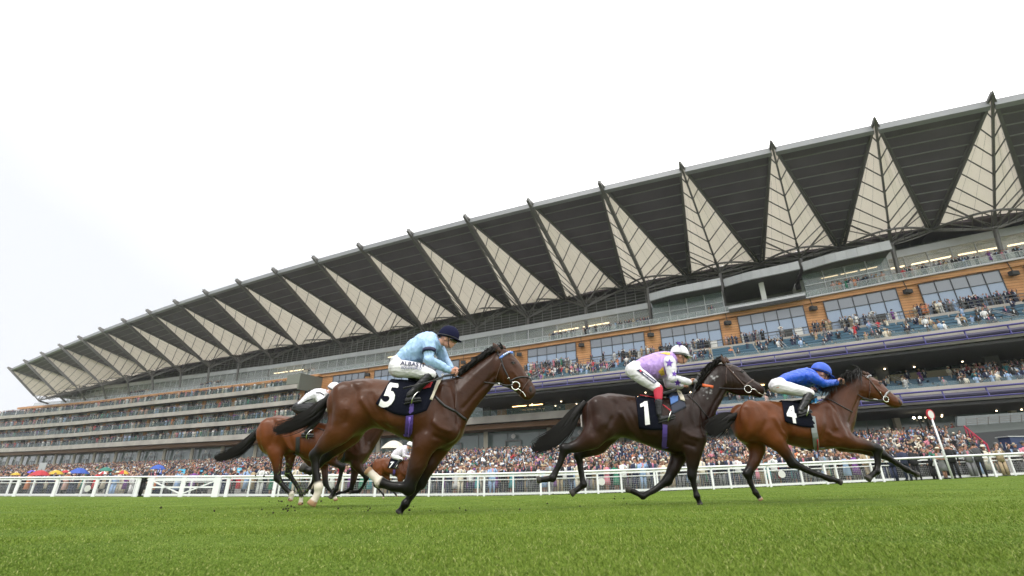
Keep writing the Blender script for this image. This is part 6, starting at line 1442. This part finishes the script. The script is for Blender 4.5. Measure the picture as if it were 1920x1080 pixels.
umbrella(199, 879, 22, 46, [Gr], 'dark green umbrella above the red and white one'); umbrella(194, 886, 15, 41, [Re, Wh], 'red and white umbrella under the green one'); umbrella(231, 885, 23, 42, [Re, Yl], 'red and yellow striped umbrella left of the gate')
umbrella(297, 875, 26, 44, [Bl], 'blue umbrella over the blue banner above the gate'); umbrella(903, 861, 24, 42, [Wh, Bk], 'black and white umbrella held up right of horse 5'); umbrella(1161, 866, 20, 42, [Bk], 'black umbrella in the crowd beyond horse 1'); umbrella(738, 833, 48, 36, [Be], 'large beige parasol above the small number 7 horse')
def board(pxx, pyy, wpx, hpx, Y, m, label, mk=None):
    c = at(pxx, pyy, Y); z = to_px(c)[2]; w_, h_ = wpx*z/FPX, hpx*z/FPX; o = empty('sign_board', c-up*(h_/2+.8)); tag(o, label, 'sign')
    mb = MB(); mb.box(c.x-w_/2, c.x+w_/2, c.y, c.y+.06, c.z-h_/2, c.z+h_/2); inpar(mb, 'panel', m, o); mb = MB(); mb.beam(c-up*(h_/2+.8), c-up*h_/2, .06); inpar(mb, 'pole', steel, o)
    if mk: mb = MB(); mb.box(c.x-w_*.3, c.x+w_*.3, c.y-.012, c.y-.004, c.z-h_*.12, c.z+h_*.12); inpar(mb, 'marking', mk, o)
ltb = mat('cyan_screen', (.10, .42, .62), .4, emit=.25); dkb = mat('dark_screen', (.012, .03, .06), .3)
board(299, 884, 9, 20, 45, mat('blue_banner', (.02, .12, .58), .5), 'tall blue banner with a white line above the gate', white_wall); board(340, 884, 13, 8, 44, ltb, 'cyan odds screen right of the blue banner', dkb); board(378, 883, 7, 11, 44, dkb, 'dark odds screen between two cyan ones', ltb); board(448, 882, 8, 9, 44, ltb, 'pale cyan odds screen nearest the trailing horses', white_wall); board(79, 875, 13, 14, 50, alu, 'leaning grey panel above the red umbrella')
# dark building end at the far right, with rails and red handrail
DB = empty('dark_building', at(1900, 860, 44)); tag(DB, 'dark grey building end with railings at the far right beyond the crowd', 'building')
def wq(pa, pb, Ya, Yb, th, m, nm_):
    """wall slab between two traced points (left end, right end) with its own height in metres"""
    mb = MB(); (ax, ay0, ay1), (bx, by0, by1) = pa, pb; a0, a1, b0, b1 = at(ax, ay1, Ya), at(ax, ay0, Ya), at(bx, by1, Yb), at(bx, by0, Yb); bk_ = Vector((0, th, 0))
    mb.hexa([a0, b0, b0+bk_, a0+bk_, a1, b1, b1+bk_, a1+bk_]); inpar(mb, nm_, m, DB)
wq((1824, 812, 880), (2040, 795, 880), 50, 47, 3, mat('dark_render', (.035, .038, .04), .8), 'wall'); wq((1815, 798, 813), (2040, 780, 796), 50.2, 47.2, 2.5, mat('dull_green_grey', (.10, .115, .11), .7), 'parapet')
wq((1795, 781, 799), (2040, 765, 782), 58, 55, .3, glass_mat('grey_room_glass', (.10, .12, .12), .9), 'glazing')
mb = MB()
for dy in (0, 4, 8): mb.beam(at(1812, 794-dy, 49.8), at(2040, 777-dy, 46.8), .06)
for i in range(12): t = i/11; a = at(1812+228*t, 798-17*t, 49.8-3*t); b = at(1812+228*t, 784-17*t, 49.8-3*t); mb.beam(a, b, .06)
inpar(mb, 'railing', steel, DB)
mb = MB(); pts = [at(1808+42*t, 799+34*t, 50-9*t) for t in [i/12 for i in range(13)]]
mb.tube(pts, .07, 6); 
for p in pts[::2]: mb.beam(p, p-up*1.1, .08)
inpar(mb, 'red_handrail', mat('crimson_paint', (.38, .015, .05), .5), DB)
K = empty('tall_box_cart', at(1912, 848, 31)); tag(K, 'dark blue tall box behind the rail at the right edge', 'cart')
mb = MB(); a, b = at(1904, 850, 31.5), at(1935, 820, 31.5); mb.box(a.x, b.x, a.y, a.y+.8, a.z-.2, at(1904, 819, 31.5).z); inpar(mb, 'cover', mat('navy_cover', (.015, .03, .09), .6), K)
mb = MB(); t_ = at(1904, 819, 31.5); mb.box(a.x-.1, b.x, a.y-.05, a.y+.85, t_.z, t_.z+.05); inpar(mb, 'lid', alu, K)
# ------------------------------------------------------------------ turf: blades, clods
def grass():
    N = 620000; g = np.random.default_rng(5); u = g.random(N); y0, y1, p = 1.2, 28., -.75
    Y = (y0**p+u*(y1**p-y0**p))**(1/p); X = (g.random(N)*2-1)*(1.12*Y+.5); Z = ground(X, Y)+.006*np.sin(X*1.7+Y)*np.sin(Y*2.3)
    patch_ = np.zeros(N)
    for i in range(9): a_ = g.random()*6.28; f_ = .5*1.45**(i*.75); patch_ += np.sin((X*np.cos(a_)*.6+Y*np.sin(a_))*f_*2+g.random()*6.28)
    patch_ = np.clip(.5+.19*patch_, 0, 1)
    hh = g.uniform(.007, .021, N)*(.6+.8*patch_); wd = g.uniform(.0007, .0014, N)*(1+.24*Y); an = g.random(N)*2*np.pi; le = g.normal(0, .5, (N, 2))*hh[:, None]+np.array([.0, .2])*hh[:, None]
    B = np.stack([X, Y, Z-.004], 1); dx = np.stack([np.cos(an)*wd, np.sin(an)*wd, np.zeros(N)], 1); M1 = B+np.stack([le[:, 0]*.35, le[:, 1]*.35, hh*.6], 1); T_ = B+np.stack([le[:, 0], le[:, 1], hh], 1)
    V = np.stack([B-dx, B+dx, M1+dx*.8, M1-dx*.8, T_], 1).reshape(-1, 3); base = np.arange(N)*5
    fl = np.stack([base, base+1, base+2, base+3, base+3, base+2, base+4], 1).ravel(); me = bpy.data.meshes.new('grass'); me.vertices.add(len(V)); me.vertices.foreach_set('co', V.astype(np.float32).ravel())
    me.loops.add(len(fl)); me.loops.foreach_set('vertex_index', fl.astype(np.int32)); me.polygons.add(2*N); ls = np.stack([np.arange(N)*7, np.arange(N)*7+4], 1).ravel(); me.polygons.foreach_set('loop_start', ls.astype(np.int32)); me.polygons.foreach_set('loop_total', np.tile([4, 3], N).astype(np.int32))
    cs = [(.112, .172, .022), (.142, .202, .030), (.176, .232, .044), (.31, .33, .12), (.084, .136, .018)]; 
    for i, c in enumerate(cs):
        m = bpy.data.materials.new('grass_blade_%s' % 'abcde'[i]); m.use_nodes = True; p_ = m.node_tree.nodes['Principled BSDF']; p_.inputs['Base Color'].default_value = (*c, 1); p_.inputs['Roughness'].default_value = .55; p_.inputs['Specular IOR Level'].default_value = .07; me.materials.append(m)
    w1 = np.clip(patch_, 0, 1); r_ = g.random(N); idx = np.where(r_ < .05, 3, np.where(r_ < .05+.75*(1-w1)**1.5, 4, np.where(r_ < .62, 0, np.where(r_ < .88-.0*w1, 1, 2))))
    me.polygons.foreach_set('material_index', np.repeat(idx, 2).astype(np.int32)); me.update(); me.validate()
    o = bpy.data.objects.new('grass', me); COL.objects.link(o); tag(o, 'mown green grass blades of the racecourse in the foreground', kind='stuff')
grass()
soil = mat('dark_soil', (.022, .016, .008), .95); rg2 = random.Random(8)
mb = MB()
def clod(mb, c, r_):
    b = len(mb.v); mb.ell(c, (r_*rg2.uniform(.7, 1.4), r_*rg2.uniform(.6, 1.2), r_*rg2.uniform(.5, 1)), n=6, m=4)
    for i in range(b, len(mb.v)): v = Vector(mb.v[i]); mb.v[i] = tuple(v+Vector((rg2.gauss(0, 1), rg2.gauss(0, 1), rg2.gauss(0, 1)))*r_*.22)
for i in range(34): clod(mb, at(rg2.gauss(545, 42), rg2.gauss(935, 22), 7.6+rg2.uniform(-.6, .6)), rg2.uniform(.006, .017))
for (a, b) in ((491, 955), (531, 955), (541, 953), (500, 962), (690, 957), (694, 953)): clod(mb, at(a, b, 7.0), rg2.uniform(.009, .016))
for i in range(26): clod(mb, at(rg2.gauss(700, 300), rg2.uniform(945, 975), 6.2), rg2.uniform(.006, .014))
for i in range(14): clod(mb, at(rg2.gauss(1130, 60), rg2.uniform(925, 965), 8), rg2.uniform(.006, .012))
o = mb.build('turf_clods', soil); tag(o, 'bits of dark soil kicked up by the galloping hooves', kind='stuff')
mb = MB()
for i in range(170):
    cx_, cy_ = (536, 885) if i % 2 else (565, 918); c = at(rg2.gauss(cx_, 9), rg2.gauss(cy_, 13), 8.6+rg2.uniform(-.2, .2)); d = Vector((rg2.gauss(0, 1), rg2.gauss(0, 1), rg2.gauss(0, 1))).normalized()*.035; s_ = d.cross(Vector((0, 1, .3))).normalized()*.003; mb.add([c-s_, c+s_, c+d], [(0, 1, 2)])
o = mb.build('flying_grass', mat('loose_grass', (.12, .19, .03), .7)); tag(o, 'tufts of torn grass flying around the hind legs of the trailing horse', kind='stuff')

# ------------------------------------------------------------------ misty air
def haze():
    m = bpy.data.materials.new('misty_air'); m.use_nodes = True; n = m.node_tree; n.nodes.clear(); o = n.nodes.new('ShaderNodeOutputMaterial'); v = n.nodes.new('ShaderNodeVolumePrincipled')
    v.inputs['Color'].default_value = (.93, .96, 1, 1); v.inputs['Density'].default_value = .0002; v.inputs['Anisotropy'].default_value = .1; n.links.new(v.outputs[0], o.inputs['Volume'])
    mb = MB(); mb.box(-1000, 1000, -300, 1600, -12, 85); ob = mb.build('haze', m); tag(ob, 'thin damp haze in the air over the whole course', kind='stuff')
haze()
